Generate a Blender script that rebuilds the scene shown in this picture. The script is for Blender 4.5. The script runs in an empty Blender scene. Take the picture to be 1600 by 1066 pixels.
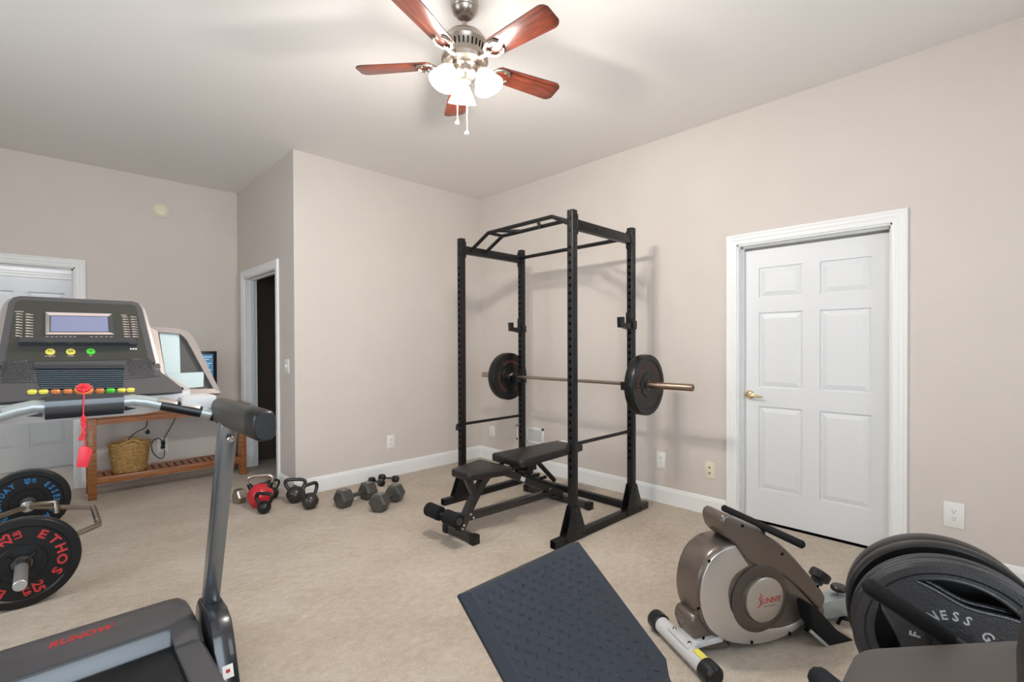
import bpy, bmesh, math, random
from mathutils import Vector as V, Matrix, Euler
from math import sin, cos, pi, radians, sqrt, atan2
random.seed(7)
S = bpy.context.scene
COL = S.collection

# ------------------------------------------------------------------ camera
FPX, PITCH, ROLL, YAW, CAMH, CYP = 752.21, -0.0086, -0.0036, 0.7986, 1.3143, 545.76
_F = V((cos(YAW)*cos(PITCH), sin(YAW)*cos(PITCH), sin(PITCH)))
_R = V((sin(YAW), -cos(YAW), 0)); _U = _R.cross(_F)
_R, _U = _R*cos(ROLL)+_U*sin(ROLL), _U*cos(ROLL)-_R*sin(ROLL)
_C = V((0, 0, CAMH))
cd = bpy.data.cameras.new('camera'); cam = bpy.data.objects.new('camera', cd); COL.objects.link(cam)
cam.matrix_world = Matrix(((_R.x, _U.x, -_F.x, 0), (_R.y, _U.y, -_F.y, 0), (_R.z, _U.z, -_F.z, CAMH), (0, 0, 0, 1)))
cd.sensor_width = 36; cd.lens = FPX*36/1600; cd.shift_y = (CYP-533)/1600; cd.clip_start = 0.02
S.camera = cam

# ------------------------------------------------------------------ light and exposure
S.view_settings.view_transform = 'Standard'; S.view_settings.look = 'None'
S.view_settings.gamma = 1; S.view_settings.use_curve_mapping = False
S.view_settings.exposure = 0.24
W = bpy.data.worlds.new('world'); S.world = W; W.use_nodes = True
W.node_tree.nodes['Background'].inputs[0].default_value = (0.76, 0.88, 1.0, 1)
W.node_tree.nodes['Background'].inputs[1].default_value = 5.2

def area(name, loc, rot, sx, sy, power, col, portal=False):
    l = bpy.data.lights.new(name, 'AREA'); l.shape = 'RECTANGLE'; l.size = sx; l.size_y = sy
    l.energy = power; l.color = col
    if portal: l.cycles.is_portal = True
    o = bpy.data.objects.new(name, l); COL.objects.link(o); o.location = loc; o.rotation_euler = rot
    return o
# sky seen through the unseen window openings, two of them added for fill (portals guide the world light into the room)
area('window_portal', (-0.3, -1.06, 1.35), (radians(90), 0, 0), 2.4, 2.1, 1, (1, 1, 1), True)
area('window_portal', (-1.66, 2.9, 1.45), (0, radians(-90), 0), 1.5, 1.2, 1, (1, 1, 1), True)

area('window_portal', (2.4, -1.06, 1.6), (radians(90), 0, 0), 0.8, 1.2, 1, (1, 1, 1), True)

def point(name, loc, power, col, size=0.04):
    l = bpy.data.lights.new(name, 'POINT'); l.energy = power; l.color = col; l.shadow_soft_size = size
    o = bpy.data.objects.new(name, l); COL.objects.link(o); o.location = loc
    return o
FAN = (1.513, 1.882)
LAMP_W = 25.5
LAMP_COL = (1.0, 0.945, 0.885)
HALL_W = 7.0

# ------------------------------------------------------------------ pixel to place
def ray(x, y): return _C, _F*FPX+_R*(x-800)+_U*(CYP-y)
def atX(x, y, v):
    c, d = ray(x, y); return c+d*((v-c.x)/d.x)
def atY(x, y, v):
    c, d = ray(x, y); return c+d*((v-c.y)/d.y)
def atZ(x, y, v=0.0):
    c, d = ray(x, y); return c+d*((v-c.z)/d.z)
def atP(x, y, p0, n):
    c, d = ray(x, y); p0 = V(p0); n = V(n); return c+d*((p0-c).dot(n)/d.dot(n))

# ------------------------------------------------------------------ materials
def lin(c):
    def f(u):
        u /= 255.0
        return u/12.92 if u <= 0.04045 else ((u+0.055)/1.055)**2.4
    return (f(c[0]), f(c[1]), f(c[2]), 1)
_M = {}
def mat(name, rgb, rough=0.5, metal=0.0, spec=0.5, var=0.0, vscale=8.0, stretch=(1, 1, 1), bump=0.0, bscale=60.0, rgb2=None,
        emit=None, estr=0.0, coat=0.0):
    if name in _M: return _M[name]
    m = bpy.data.materials.new(name); m.use_nodes = True; _M[name] = m
    nt = m.node_tree; N = nt.nodes; L = nt.links; b = N['Principled BSDF']
    b.inputs['Base Color'].default_value = lin(rgb); b.inputs['Roughness'].default_value = rough
    b.inputs['Metallic'].default_value = metal; b.inputs['Specular IOR Level'].default_value = spec
    b.inputs['Coat Weight'].default_value = coat
    if emit:
        b.inputs['Emission Color'].default_value = lin(emit); b.inputs['Emission Strength'].default_value = estr
    tc = N.new('ShaderNodeTexCoord'); mp = N.new('ShaderNodeMapping'); mp.inputs['Scale'].default_value = stretch
    L.new(tc.outputs['Object'], mp.inputs['Vector'])
    if var or rgb2:
        n = N.new('ShaderNodeTexNoise'); n.inputs['Scale'].default_value = vscale; n.inputs['Detail'].default_value = 5
        L.new(mp.outputs[0], n.inputs['Vector'])
        r = N.new('ShaderNodeValToRGB'); r.color_ramp.elements[0].position = 0.3; r.color_ramp.elements[1].position = 0.7
        a = lin(rgb); c2 = lin(rgb2) if rgb2 else tuple(min(1, v*(1+var)) for v in a[:3])+(1,)
        a = a if rgb2 else tuple(v*(1-var) for v in a[:3])+(1,)
        r.color_ramp.elements[0].color = a; r.color_ramp.elements[1].color = c2
        L.new(n.outputs['Fac'], r.inputs[0]); L.new(r.outputs[0], b.inputs['Base Color'])
    if bump:
        n = N.new('ShaderNodeTexNoise'); n.inputs['Scale'].default_value = bscale; n.inputs['Detail'].default_value = 3
        L.new(mp.outputs[0], n.inputs['Vector'])
        bp = N.new('ShaderNodeBump'); bp.inputs['Strength'].default_value = bump; bp.inputs['Distance'].default_value = 0.004
        L.new(n.outputs['Fac'], bp.inputs['Height']); L.new(bp.outputs[0], b.inputs['Normal'])
    return m

def carpet_mat():
    m = bpy.data.materials.new('carpet'); m.use_nodes = True
    nt = m.node_tree; N = nt.nodes; L = nt.links; b = N['Principled BSDF']
    b.inputs['Roughness'].default_value = 0.95; b.inputs['Specular IOR Level'].default_value = 0.1
    b.inputs['Sheen Weight'].default_value = 0.15
    tc = N.new('ShaderNodeTexCoord')
    def noise(scale, det, st=(1, 1, 1), rot=0.0):
        mp = N.new('ShaderNodeMapping'); mp.inputs['Scale'].default_value = st; mp.inputs['Rotation'].default_value = (0, 0, rot)
        L.new(tc.outputs['Object'], mp.inputs['Vector'])
        n = N.new('ShaderNodeTexNoise'); n.inputs['Scale'].default_value = scale; n.inputs['Detail'].default_value = det
        n.inputs['Roughness'].default_value = 0.6
        L.new(mp.outputs[0], n.inputs['Vector']); return n.outputs['Fac']
    big = noise(1.7, 4, (1, 1.3, 1), 0.7); mid = noise(20, 6, (1, 1.5, 1), 0.9); fine = noise(120, 5, (1, 1.4, 1), 0.4)
    def mix(a, f1, bb, f2):
        m1 = N.new('ShaderNodeMath'); m1.operation = 'MULTIPLY'; m1.inputs[1].default_value = f1; L.new(a, m1.inputs[0])
        m2 = N.new('ShaderNodeMath'); m2.operation = 'MULTIPLY_ADD'; m2.inputs[1].default_value = f2
        L.new(bb, m2.inputs[0]); L.new(m1.outputs[0], m2.inputs[2]); return m2.outputs[0]
    t = mix(big, 0.32, mid, 0.34)
    m3 = N.new('ShaderNodeMath'); m3.operation = 'MULTIPLY_ADD'; m3.inputs[1].default_value = 0.44
    L.new(fine, m3.inputs[0]); L.new(t, m3.inputs[2])
    r = N.new('ShaderNodeValToRGB'); e = r.color_ramp.elements
    e[0].position = 0.41; e[0].color = lin((168, 151, 132)); e[1].position = 0.68; e[1].color = lin((208, 196, 181))
    L.new(m3.outputs[0], r.inputs[0]); L.new(r.outputs[0], b.inputs['Base Color'])
    bp = N.new('ShaderNodeBump'); bp.inputs['Strength'].default_value = 1.0; bp.inputs['Distance'].default_value = 0.006
    L.new(mix(fine, 0.9, mid, 0.22), bp.inputs['Height']); L.new(bp.outputs[0], b.inputs['Normal'])
    return m

def wood_mat(name, c1, c2, st=(1, 14, 14), rough=0.35, scale=5, coat=0.2):
    m = bpy.data.materials.new(name); m.use_nodes = True
    nt = m.node_tree; N = nt.nodes; L = nt.links; b = N['Principled BSDF']
    b.inputs['Roughness'].default_value = rough; b.inputs['Coat Weight'].default_value = coat
    tc = N.new('ShaderNodeTexCoord'); mp = N.new('ShaderNodeMapping'); mp.inputs['Scale'].default_value = st
    L.new(tc.outputs['Object'], mp.inputs['Vector'])
    n = N.new('ShaderNodeTexNoise'); n.inputs['Scale'].default_value = scale; n.inputs['Detail'].default_value = 6
    n.inputs['Distortion'].default_value = 0.6
    L.new(mp.outputs[0], n.inputs['Vector'])
    r = N.new('ShaderNodeValToRGB'); e = r.color_ramp.elements
    e[0].position = 0.35; e[0].color = lin(c1); e[1].position = 0.68; e[1].color = lin(c2)
    L.new(n.outputs['Fac'], r.inputs[0]); L.new(r.outputs[0], b.inputs['Base Color'])
    return m

WALL = mat('wall_paint', (215, 206, 198), 0.85, spec=0.25, var=0.015, vscale=3, bump=0.06, bscale=160)
CEIL = mat('ceiling_paint', (236, 232, 228), 0.9, spec=0.2, bump=0.05, bscale=200)
WHITE = mat('white_trim', (240, 240, 238), 0.42, spec=0.45)
DOORW = mat('door_white', (226, 227, 228), 0.4, spec=0.45)
HALLW = mat('hall_white', (238, 239, 240), 0.7)
CARPET = carpet_mat()
HALLF = mat('hall_floor', (226, 218, 206), 0.5, var=0.04, vscale=4)
BLKM = mat('rack_black_powder', (21, 21, 22), 0.4, spec=0.38, var=0.06, vscale=30, bump=0.04, bscale=400)
BLKM2 = mat('bench_grey_metal', (68, 64, 61), 0.3, metal=0.4, spec=0.5)
HOLE = mat('hole_black', (6, 6, 7), 0.9, spec=0.1)
RUBBER = mat('black_rubber', (19, 19, 20), 0.36, spec=0.4, var=0.1, vscale=20)
FOAM = mat('black_foam', (17, 18, 20), 0.8, spec=0.3, bump=0.15, bscale=300)
VINYL = mat('black_vinyl', (30, 27, 26), 0.38, spec=0.5, bump=0.08, bscale=260)
PADG = mat('grey_pad_vinyl', (78, 74, 71), 0.55, spec=0.4, bump=0.1, bscale=320)
CHROME = mat('chrome', (205, 200, 194), 0.18, metal=1.0)
STEEL = mat('brushed_steel', (176, 166, 154), 0.32, metal=1.0, var=0.08, vscale=40)
ZINC = mat('zinc_sleeve', (205, 203, 200), 0.38, metal=0.8)
BRONZE = mat('bronze_sleeve', (146, 126, 112), 0.36, metal=1.0)
NICKEL = mat('brushed_nickel', (172, 162, 152), 0.3, metal=1.0)
BRASS = mat('brass', (224, 204, 158), 0.2, metal=1.0)
IVORY = mat('ivory_plastic', (233, 224, 200), 0.4)
PLATEW = mat('white_plastic', (240, 238, 233), 0.35)
SLOT = mat('slot_dark', (70, 62, 56), 0.6)
RED = mat('red_enamel', (196, 38, 48), 0.3, coat=0.3)
REDP = mat('red_plastic', (226, 44, 58), 0.4)
REDT = mat('red_print', (182, 44, 42), 0.6)
REDT2 = mat('dull_red_print', (112, 58, 46), 0.6)
BLUET = mat('blue_print', (36, 120, 176), 0.6)
CASTG = mat('cast_grey', (66, 62, 60), 0.27, metal=0.4, var=0.06, vscale=60)
CASTB = mat('cast_black', (16, 16, 18), 0.35)
HEXG = mat('grey_hex_rubber', (70, 68, 64), 0.34, spec=0.6, bump=0.05, bscale=200)
LIGHTG = mat('label_grey', (205, 204, 206), 0.4)
IRON = mat('hammertone_iron', (70, 70, 72), 0.25, metal=0.75, bump=0.3, bscale=260)
IRONL = mat('silver_letter', (190, 192, 194), 0.3, metal=0.7)
TABLEW = wood_mat('table_wood', (126, 74, 38), (170, 110, 62), rough=0.4)
BLADEW = wood_mat('blade_wood', (58, 25, 16), (118, 56, 40), st=(1.5, 26, 26), rough=0.28, coat=0.4)
WICKER = mat('wicker', (150, 112, 60), 0.75, rgb2=(196, 158, 100), vscale=50)
CORDB = mat('black_cord', (34, 33, 34), 0.5)
TPLAST = mat('treadmill_charcoal', (76, 73, 74), 0.4, spec=0.5, bump=0.05, bscale=500)
TDARK = mat('treadmill_dark', (32, 34, 39), 0.26, spec=0.6, coat=0.5)
HRAIL = mat('handrail_grey', (66, 62, 58), 0.42)
SLATM = mat('fan_slat_grey', (66, 76, 82), 0.25, coat=0.4)
TGLASS = mat('console_glass', (58, 57, 50), 0.25, spec=0.5)
TSILV = mat('treadmill_silver', (168, 158, 153), 0.32, metal=0.5)
TPALE = mat('treadmill_pale_grey', (196, 196, 196), 0.4, spec=0.4)
TUBE = mat('grey_tube_paint', (168, 174, 172), 0.32, metal=0.35)
UPR = mat('upright_grey', (140, 146, 152), 0.24, metal=0.85)
BELT = mat('belt_black', (22, 22, 22), 0.75, bump=0.2, bscale=400)
LCD = mat('lcd_screen', (128, 132, 160), 0.3)
PINKW = mat('console_print', (206, 186, 178), 0.5)
YEL = mat('yellow_button', (226, 214, 92), 0.4)
GRN = mat('green_button', (84, 206, 60), 0.4)
ORA = mat('orange_button', (214, 130, 70), 0.4)
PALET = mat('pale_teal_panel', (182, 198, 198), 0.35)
DKPAN = mat('dark_tray', (70, 68, 67), 0.35)
RSILV = mat('rower_silver', (202, 197, 192), 0.28, metal=0.7)
RBRON = mat('rower_bronze', (116, 106, 99), 0.27, metal=0.6)
RDARK = mat('rower_dark', (92, 84, 78), 0.32, metal=0.5)
RCAP = mat('rower_cap', (184, 176, 166), 0.34, metal=0.5)
FPLATE = mat('footplate_rubber', (38, 44, 54), 0.4, spec=0.55, bump=0.06, bscale=300)
FPRIM = mat('footplate_rim', (66, 60, 57), 0.5)
SCREEN = mat('monitor_screen', (60, 110, 140), 0.25, emit=(60, 120, 160), estr=0.4)
SCRLN = mat('monitor_lines', (190, 215, 230), 0.3, emit=(190, 215, 230), estr=0.5)
BULB = mat('lamp_glass', (255, 250, 240), 0.3, emit=(255, 250, 242), estr=26.0)
JACKET = mat('dark_jacket', (26, 24, 26), 0.9)
CLOTH = mat('dark_cloth', (70, 56, 44), 0.9, rgb2=(20, 18, 18), vscale=18)
GLASSM = None

# ------------------------------------------------------------------ mesh building
class G:
    """collects shapes into one mesh"""
    def __init__(s): s.bm = bmesh.new()
    def _in(s, t, M=None):
        if M is not None: bmesh.ops.transform(t, matrix=M, verts=t.verts)
        me = bpy.data.meshes.new('t'); t.to_mesh(me); t.free(); s.bm.from_mesh(me); bpy.data.meshes.remove(me)
        return s
    def box(s, lo, hi, bev=0.0, M=None, seg=2):
        lo = V(lo); hi = V(hi); t = bmesh.new(); bmesh.ops.create_cube(t, size=1.0)
        for v in t.verts: v.co = V(((lo[i]+hi[i])/2+v.co[i]*(hi[i]-lo[i]) for i in range(3)))
        if bev: bmesh.ops.bevel(t, geom=list(t.edges), offset=bev, segments=seg, affect='EDGES', profile=0.5)
        return s._in(t, M)
    def cbox(s, c, size, bev=0.0, M=None, seg=2):
        c = V(c); h = V(size)/2; return s.box(c-h, c+h, bev, M, seg)
    def beam(s, p, q, w, h, up=(0, 0, 1), bev=0.002, ext=0.0):
        p = V(p); q = V(q); x = (q-p).normalized(); p = p-x*ext; q = q+x*ext; L_ = (q-p).length
        y = V(up).cross(x)
        if y.length < 1e-5: y = V((0, 1, 0)).cross(x)
        y.normalize(); z = x.cross(y)
        M = Matrix(((x.x, y.x, z.x, p.x), (x.y, y.y, z.y, p.y), (x.z, y.z, z.z, p.z), (0, 0, 0, 1)))
        return s.box((0, -w/2, -h/2), (L_, w/2, h/2), bev, M)
    def lathe(s, prof, p=(0, 0, 0), axis=(0, 0, 1), seg=32, close=False):
        p = V(p); z = V(axis).normalized(); x = z.orthogonal().normalized(); y = z.cross(x)
        t = bmesh.new(); rings = []
        for r, h in prof:
            if r < 1e-6: rings.append([t.verts.new(p+z*h)])
            else: rings.append([t.verts.new(p+z*h+x*(r*cos(2*pi*i/seg))+y*(r*sin(2*pi*i/seg))) for i in range(seg)])
        pairs = list(zip(rings[:-1], rings[1:]))
        if close: pairs.append((rings[-1], rings[0]))
        for a, b in pairs:
            for i in range(seg):
                j = (i+1) % seg
                if len(a) == 1 and len(b) == 1: continue
                if len(a) == 1: t.faces.new((a[0], b[i], b[j]))
                elif len(b) == 1: t.faces.new((a[i], a[j], b[0]))
                else: t.faces.new((a[i], a[j], b[j], b[i]))
        bmesh.ops.recalc_face_normals(t, faces=t.faces)
        return s._in(t)
    def cyl(s, p, q, r, r2=None, seg=20, bev=0.0):
        p = V(p); q = V(q); L_ = (q-p).length; r2 = r if r2 is None else r2
        if bev: pr = [(0, 0), (r-bev, 0), (r, bev), (r2, L_-bev), (r2-bev, L_), (0, L_)]
        else: pr = [(0, 0), (r, 0), (r2, L_), (0, L_)]
        return s.lathe(pr, p, q-p, seg)
    def ball(s, c, r, sc=(1, 1, 1), seg=24, M=None):
        t = bmesh.new(); bmesh.ops.create_uvsphere(t, u_segments=seg, v_segments=seg//2, radius=r)
        for v in t.verts: v.co = V((v.co.x*sc[0]+c[0], v.co.y*sc[1]+c[1], v.co.z*sc[2]+c[2]))
        return s._in(t, M)
    def tube(s, pts, r, seg=12, cap=True, closed=False, smooth=0, flat=1.0):
        P = [V(p) for p in pts]
        for _ in range(smooth):
            Q = []
            n = len(P)
            rng = range(n if closed else n-1)
            if not closed: Q.append(P[0])
            for i in rng:
                a, b = P[i], P[(i+1) % n]; Q += [a.lerp(b, .25), a.lerp(b, .75)]
            if not closed: Q.append(P[-1])
            P = Q
        t = bmesh.new(); n = len(P); rings = []; up = None
        for i in range(n):
            if closed: d = (P[(i+1) % n]-P[i-1]).normalized()
            else: d = (P[min(i+1, n-1)]-P[max(i-1, 0)]).normalized()
            if up is None: up = d.orthogonal().normalized()
            up = (up-d*up.dot(d))
            if up.length < 1e-6: up = d.orthogonal()
            up.normalize(); si = d.cross(up)
            rr = r[i] if isinstance(r, (list, tuple)) and len(r) == n else (r if not isinstance(r, (list, tuple)) else r[0])
            rings.append([t.verts.new(P[i]+up*(rr*cos(2*pi*k/seg))+si*(rr*flat*sin(2*pi*k/seg))) for k in range(seg)])
        m = n if closed else n-1
        for i in range(m):
            a, b = rings[i], rings[(i+1) % n]
            off = 0
            if closed and i == n-1:
                off = min(range(seg), key=lambda o: (a[0].co-b[o].co).length)
            for k in range(seg):
                t.faces.new((a[k], a[(k+1) % seg], b[(k+1+off) % seg], b[(k+off) % seg]))
        if cap and not closed:
            t.faces.new(rings[0][::-1]); t.faces.new(rings[-1])
        bmesh.ops.recalc_face_normals(t, faces=t.faces)
        return s._in(t)
    def prism(s, pts, off, bev=0.0, seg=2):
        """polygon of 3-d points extruded by the vector off"""
        t = bmesh.new(); P = [V(p) for p in pts]; off = V(off)
        a = [t.verts.new(p) for p in P]; b = [t.verts.new(p+off) for p in P]; n = len(P)
        f1 = t.faces.new(a); f2 = t.faces.new(b[::-1])
        for i in range(n): t.faces.new((a[i], b[i], b[(i+1) % n], a[(i+1) % n]))
        bmesh.ops.recalc_face_normals(t, faces=t.faces)
        if bev:
            es = [e for e in t.edges if (e.verts[0] in a and e.verts[1] in a) or (e.verts[0] in b and e.verts[1] in b)]
            bmesh.ops.bevel(t, geom=es, offset=bev, segments=seg, affect='EDGES', profile=0.5)
        bmesh.ops.triangulate(t, faces=[f for f in t.faces if len(f.verts) > 4])
        return s._in(t)
    def mesh(s, me, M=None):
        t = bmesh.new(); t.from_mesh(me); return s._in(t, M)
    def loft(s, rings, cap=True):
        t = bmesh.new(); R = [[t.verts.new(V(p)) for p in r] for r in rings]; n = len(R[0])
        for a, b in zip(R[:-1], R[1:]):
            for k in range(n): t.faces.new((a[k], a[(k+1) % n], b[(k+1) % n], b[k]))
        if cap: t.faces.new(R[0][::-1]); t.faces.new(R[-1])
        bmesh.ops.recalc_face_normals(t, faces=t.faces)
        return s._in(t)
    def quad(s, *p):
        f = s.bm.faces.new([s.bm.verts.new(V(q)) for q in p]); return s

def frame(o, x, y):
    """matrix with origin o, first axis x, second axis close to y"""
    x = V(x).normalized(); z = x.cross(V(y)).normalized(); y = z.cross(x); o = V(o)
    return Matrix(((x.x, y.x, z.x, o.x), (x.y, y.y, z.y, o.y), (x.z, y.z, z.z, o.z), (0, 0, 0, 1)))

def curve_plate(loops, th):
    """flat plate with holes: loops of 2-d points, thickness th, centred on z"""
    cu = bpy.data.curves.new('c', 'CURVE'); cu.dimensions = '2D'; cu.fill_mode = 'BOTH'; cu.extrude = th/2
    for lp in loops:
        sp = cu.splines.new('POLY'); sp.points.add(len(lp)-1); sp.use_cyclic_u = True
        for p, q in zip(sp.points, lp): p.co = (q[0], q[1], 0, 1)
    o = bpy.data.objects.new('c', cu); COL.objects.link(o)
    dg = bpy.context.evaluated_depsgraph_get(); me = bpy.data.meshes.new_from_object(o.evaluated_get(dg))
    bpy.data.objects.remove(o); bpy.data.curves.remove(cu)
    return me
_TX = {}
def text_mesh(txt, size, ext=0.0008, align='CENTER', shear=0.0, res=2, bold=0.0):
    k = (txt, size, ext, align, shear, bold)
    if k in _TX: return _TX[k]
    cu = bpy.data.curves.new('f', 'FONT'); cu.body = txt; cu.size = size; cu.extrude = ext; cu.align_x = align; cu.align_y = 'CENTER'
    cu.resolution_u = res; cu.shear = shear; cu.offset = size*bold
    o = bpy.data.objects.new('f', cu); COL.objects.link(o)
    dg = bpy.context.evaluated_depsgraph_get(); me = bpy.data.meshes.new_from_object(o.evaluated_get(dg))
    bpy.data.objects.remove(o); bpy.data.curves.remove(cu)
    _TX[k] = me
    return me

def ring_text(g, txt, R, ang, size, M, step=None, ext=0.0012, wide=1.0, flip=False, bold=0.0):
    """letters round a circle, centred at clock angle ang (degrees clockwise from the top) in the frame M"""
    n = len(txt); step = step or math.degrees(size*0.86*wide/R)
    for i, ch in enumerate(txt):
        if ch == ' ': continue
        a = radians(ang+(i-(n-1)/2)*step*(-1 if flip else 1))
        me = text_mesh(ch, size, ext, bold=bold)
        T = Matrix.Translation((R*sin(a), R*cos(a), 0)) @ Matrix.Rotation(-a+(pi if flip else 0), 4, 'Z') @ Matrix.Diagonal((wide, 1, 1, 1))
        g.mesh(me, M @ T)

def link(name, g, m, parent=None, sharp=35, inv=None):
    me = bpy.data.meshes.new(name)
    if inv is not None: bmesh.ops.transform(g.bm, matrix=inv, verts=g.bm.verts)
    g.bm.to_mesh(me); g.bm.free()
    me.shade_smooth(); me.set_sharp_from_angle(angle=radians(sharp))
    me.materials.append(m)
    o = bpy.data.objects.new(name, me); COL.objects.link(o)
    if parent is not None: o.parent = parent
    return o

class Thing:
    """an Empty at the thing's base; part() takes vertices in world space unless local"""
    def __init__(s, name, label, cat, loc=(0, 0, 0), rz=0.0, group=None, local=False):
        s.o = bpy.data.objects.new(name, None); COL.objects.link(s.o); s.o.empty_display_size = 0.1
        s.o.location = loc; s.o.rotation_euler = (0, 0, rz)
        s.o['label'] = label; s.o['category'] = cat
        if group: s.o['group'] = group
        s.M = Matrix.Translation(loc) @ Matrix.Rotation(rz, 4, 'Z'); s.inv = None if local else s.M.inverted()
    def part(s, name, g, m, parent=None, sharp=35, label=None, stuff=False):
        o = link(name, g, m, parent or s.o, sharp, s.inv)
        if label: o['label'] = label
        if stuff: o['kind'] = 'stuff'
        return o

def struct(name, g, m, label=None, parent=None, sharp=35):
    o = link(name, g, m, parent, sharp)
    if parent is None: o['kind'] = 'structure'
    if label: o['label'] = label
    return o

def copy_thing(r, loc, rz, label, name=None):
    c = r.copy(); COL.objects.link(c); c.location = loc; c.rotation_euler = (0, 0, rz); c['label'] = label
    for ch in r.children:
        d = ch.copy(); COL.objects.link(d); d.parent = c
        for g_ in ch.children:
            e = g_.copy(); COL.objects.link(e); e.parent = d
    return c

# ================================================================== ROOM
XR, YC, XS, YF, H = 3.6755, 4.3145, 1.565, 5.999, 3.0155
XW, YS = -1.6, -1.0
T = 0.12
DL, DR, DT = 1.395, 0.475, 2.05         # door opening in the right wall
CL0, CL1 = 4.755, 5.755                  # closet opening in the return wall
FD0, FD1 = -0.62, 0.222                  # doorway in the far wall
HY = 7.22                                # hall's far wall
struct('floor', G().box((XW-T, YS-T, -0.1), (XR+0.2, YF+T, 0)), CARPET, 'beige cut pile carpet over the whole gym floor')
struct('ceiling', G().box((XW-T, YS-T, H), (XR+0.2, YF+T, H+0.1)), CEIL, 'plain off-white ceiling')
struct('wall_right', G().box((XR, YS-T, 0), (XR+0.14, DR, H)).box((XR, DL, 0), (XR+0.14, YF+T, H)).box((XR, DR, DT), (XR+0.14, DL, H)).box((XR+0.14, DR-0.1, -0.1), (XR+0.2, DL+0.1, DT+0.1)), WALL, 'greige painted wall with the white six panel door')  # last box is an added backing that blocks sky light behind the door
struct('wall_back', G().box((XS+T, YC, 0), (XR, YC+T, H)), WALL, 'greige wall behind the dumbbells')
struct('wall_closet', G().box((XS, YC, 0), (XS+T, CL0, H)).box((XS, CL1, 0), (XS+T, YF, H)).box((XS, CL0, DT), (XS+T, CL1, H)), WALL, 'short return wall with the closet doorway')
struct('wall_far', G().box((XW, YF, 0), (FD0, YF+T, H)).box((FD1, YF, 0), (XR+0.14, YF+T, H)).box((FD0, YF, DT), (FD1, YF+T, H)), WALL, 'greige far wall behind the console table')
struct('wall_left', G().box((XW-T, YS-T, 0), (XW, 2.3, H)).box((XW-T, 3.5, 0), (XW, YF+T, H)).box((XW-T, 2.3, 2.2), (XW, 3.5, H)).box((XW-T, 2.3, 0), (XW, 3.5, 0.7)), WALL, 'side wall outside the picture with an added fill light window')
struct('wall_near', G().box((XW, YS-T, 0), (-1.5, YS, H)).box((0.9, YS-T, 0), (2.0, YS, H)).box((2.8, YS-T, 0), (XR, YS, H)).box((2.0, YS-T, 2.2), (2.8, YS, H)).box((2.0, YS-T, 0), (2.8, YS, 1.0)).box((-1.5, YS-T, 2.4), (0.9, YS, H)).box((-1.5, YS-T, 0), (0.9, YS, 0.3)), WALL, 'wall behind the camera with a wide window and an added fill light window')
# windows that bring the daylight in
def window(name, o, ax, w, z0, z1, nrm):
    """frame with a middle mullion; ax the wall direction, o the lower corner"""
    o = V(o); ax = V(ax); n = V(nrm); fr = G(); b = 0.05
    def bar(a0, a1, c0, c1):
        p = [o+ax*a0+V((0, 0, c0)), o+ax*a1+V((0, 0, c0)), o+ax*a1+V((0, 0, c1)), o+ax*a0+V((0, 0, c1))]
        fr.prism(p, n*0.06)
    bar(0, w, z0, z0+b); bar(0, w, z1-b, z1); bar(0, b, z0, z1); bar(w-b, w, z0, z1); bar(w/2-b/2, w/2+b/2, z0, z1)
    struct(name, fr, WHITE, 'unseen white window frame letting in daylight')
window('window_1', (-1.5, YS-T, 0), (1, 0, 0), 2.4, 0.3, 2.4, (0, 1, 0))
window('fill_window_side', (XW-T, 2.3, 0), (0, 1, 0), 1.2, 0.7, 2.2, (1, 0, 0))  # added unseen window, carries fill light to the left side
window('fill_window_near', (2.0, YS-T, 0), (1, 0, 0), 0.8, 1.0, 2.2, (0, 1, 0))  # added unseen window, brightens the right wall and ceiling
# hall beyond the far doorway
struct('floor_hall', G().box((XW-T, YF+T, -0.1), (XR, HY+T, 0)).box((FD0, YF, -0.02), (FD1, YF+T, 0.002)), HALLF, 'pale hall floor beyond the far doorway')
struct('ceiling_hall', G().box((XW-T, YF+T, 2.6), (XR, HY+T, 2.7)), HALLW)
struct('wall_hall', G().box((XW-T, HY, 0), (XR, HY+T, 2.6)).box((XW-T, YF+T, 0), (XW, HY, 2.6)).box((1.9, YF+T, 0), (2.0, HY, 2.6)), HALLW, 'white hall wall beyond the far doorway')
point('hall_light', (-0.15, 6.62, 2.45), HALL_W, (0.95, 0.97, 1.0), 0.12)

# six panel door slabs: M maps local x (width), y (height), z (towards the viewer)
def panel_door(name, M, w, h, label, knob=None):
    rec = 0.010
    d = struct(name, G().box((0, 0, -0.035), (w, h, -rec), M=M), DOORW, label)
    st = 0.115; ms = 0.105; pw = (w-2*st-ms)/2
    rows = [(0.235, 0.845), (0.985, 1.535), (1.645, 1.865)]
    s_ = h/2.0; rows = [(a*s_, b*s_) for a, b in rows]
    g = G()
    for x0, x1 in ((0, st), (st+pw, st+pw+ms), (w-st, w)): g.box((x0, 0, -rec-0.001), (x1, h, 0), M=M)
    ys = [0]+[v for r in rows for v in r]+[h]
    for a, b in zip(ys[0::2], ys[1::2]):
        for x0 in (st, st+pw+ms): g.box((x0, a, -rec-0.001), (x0+pw, b, 0), M=M)
    struct('stile', g, DOORW, parent=d, sharp=20)
    for a, b in rows:
        for x0 in (st, st+pw+ms):
            x1 = x0+pw; e = 0.012; q = 0.042
            def P(x, y, z): return M @ V((x, y, z))
            o_ = [(x0+e, a+e), (x1-e, a+e), (x1-e, b-e), (x0+e, b-e)]; i_ = [(x0+q, a+q), (x1-q, a+q), (x1-q, b-q), (x0+q, b-q)]
            gg = G().loft([[P(*p, -rec-0.002) for p in o_], [P(*p, -rec+0.001) for p in o_], [P(*p, -0.0015) for p in i_]])
            struct('panel', gg, DOORW, parent=d, sharp=5)
    return d
Mdoor = frame((XR+0.092, DL-0.012, 0.020), (0, -1, 0), (0, 0, 1))
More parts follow.
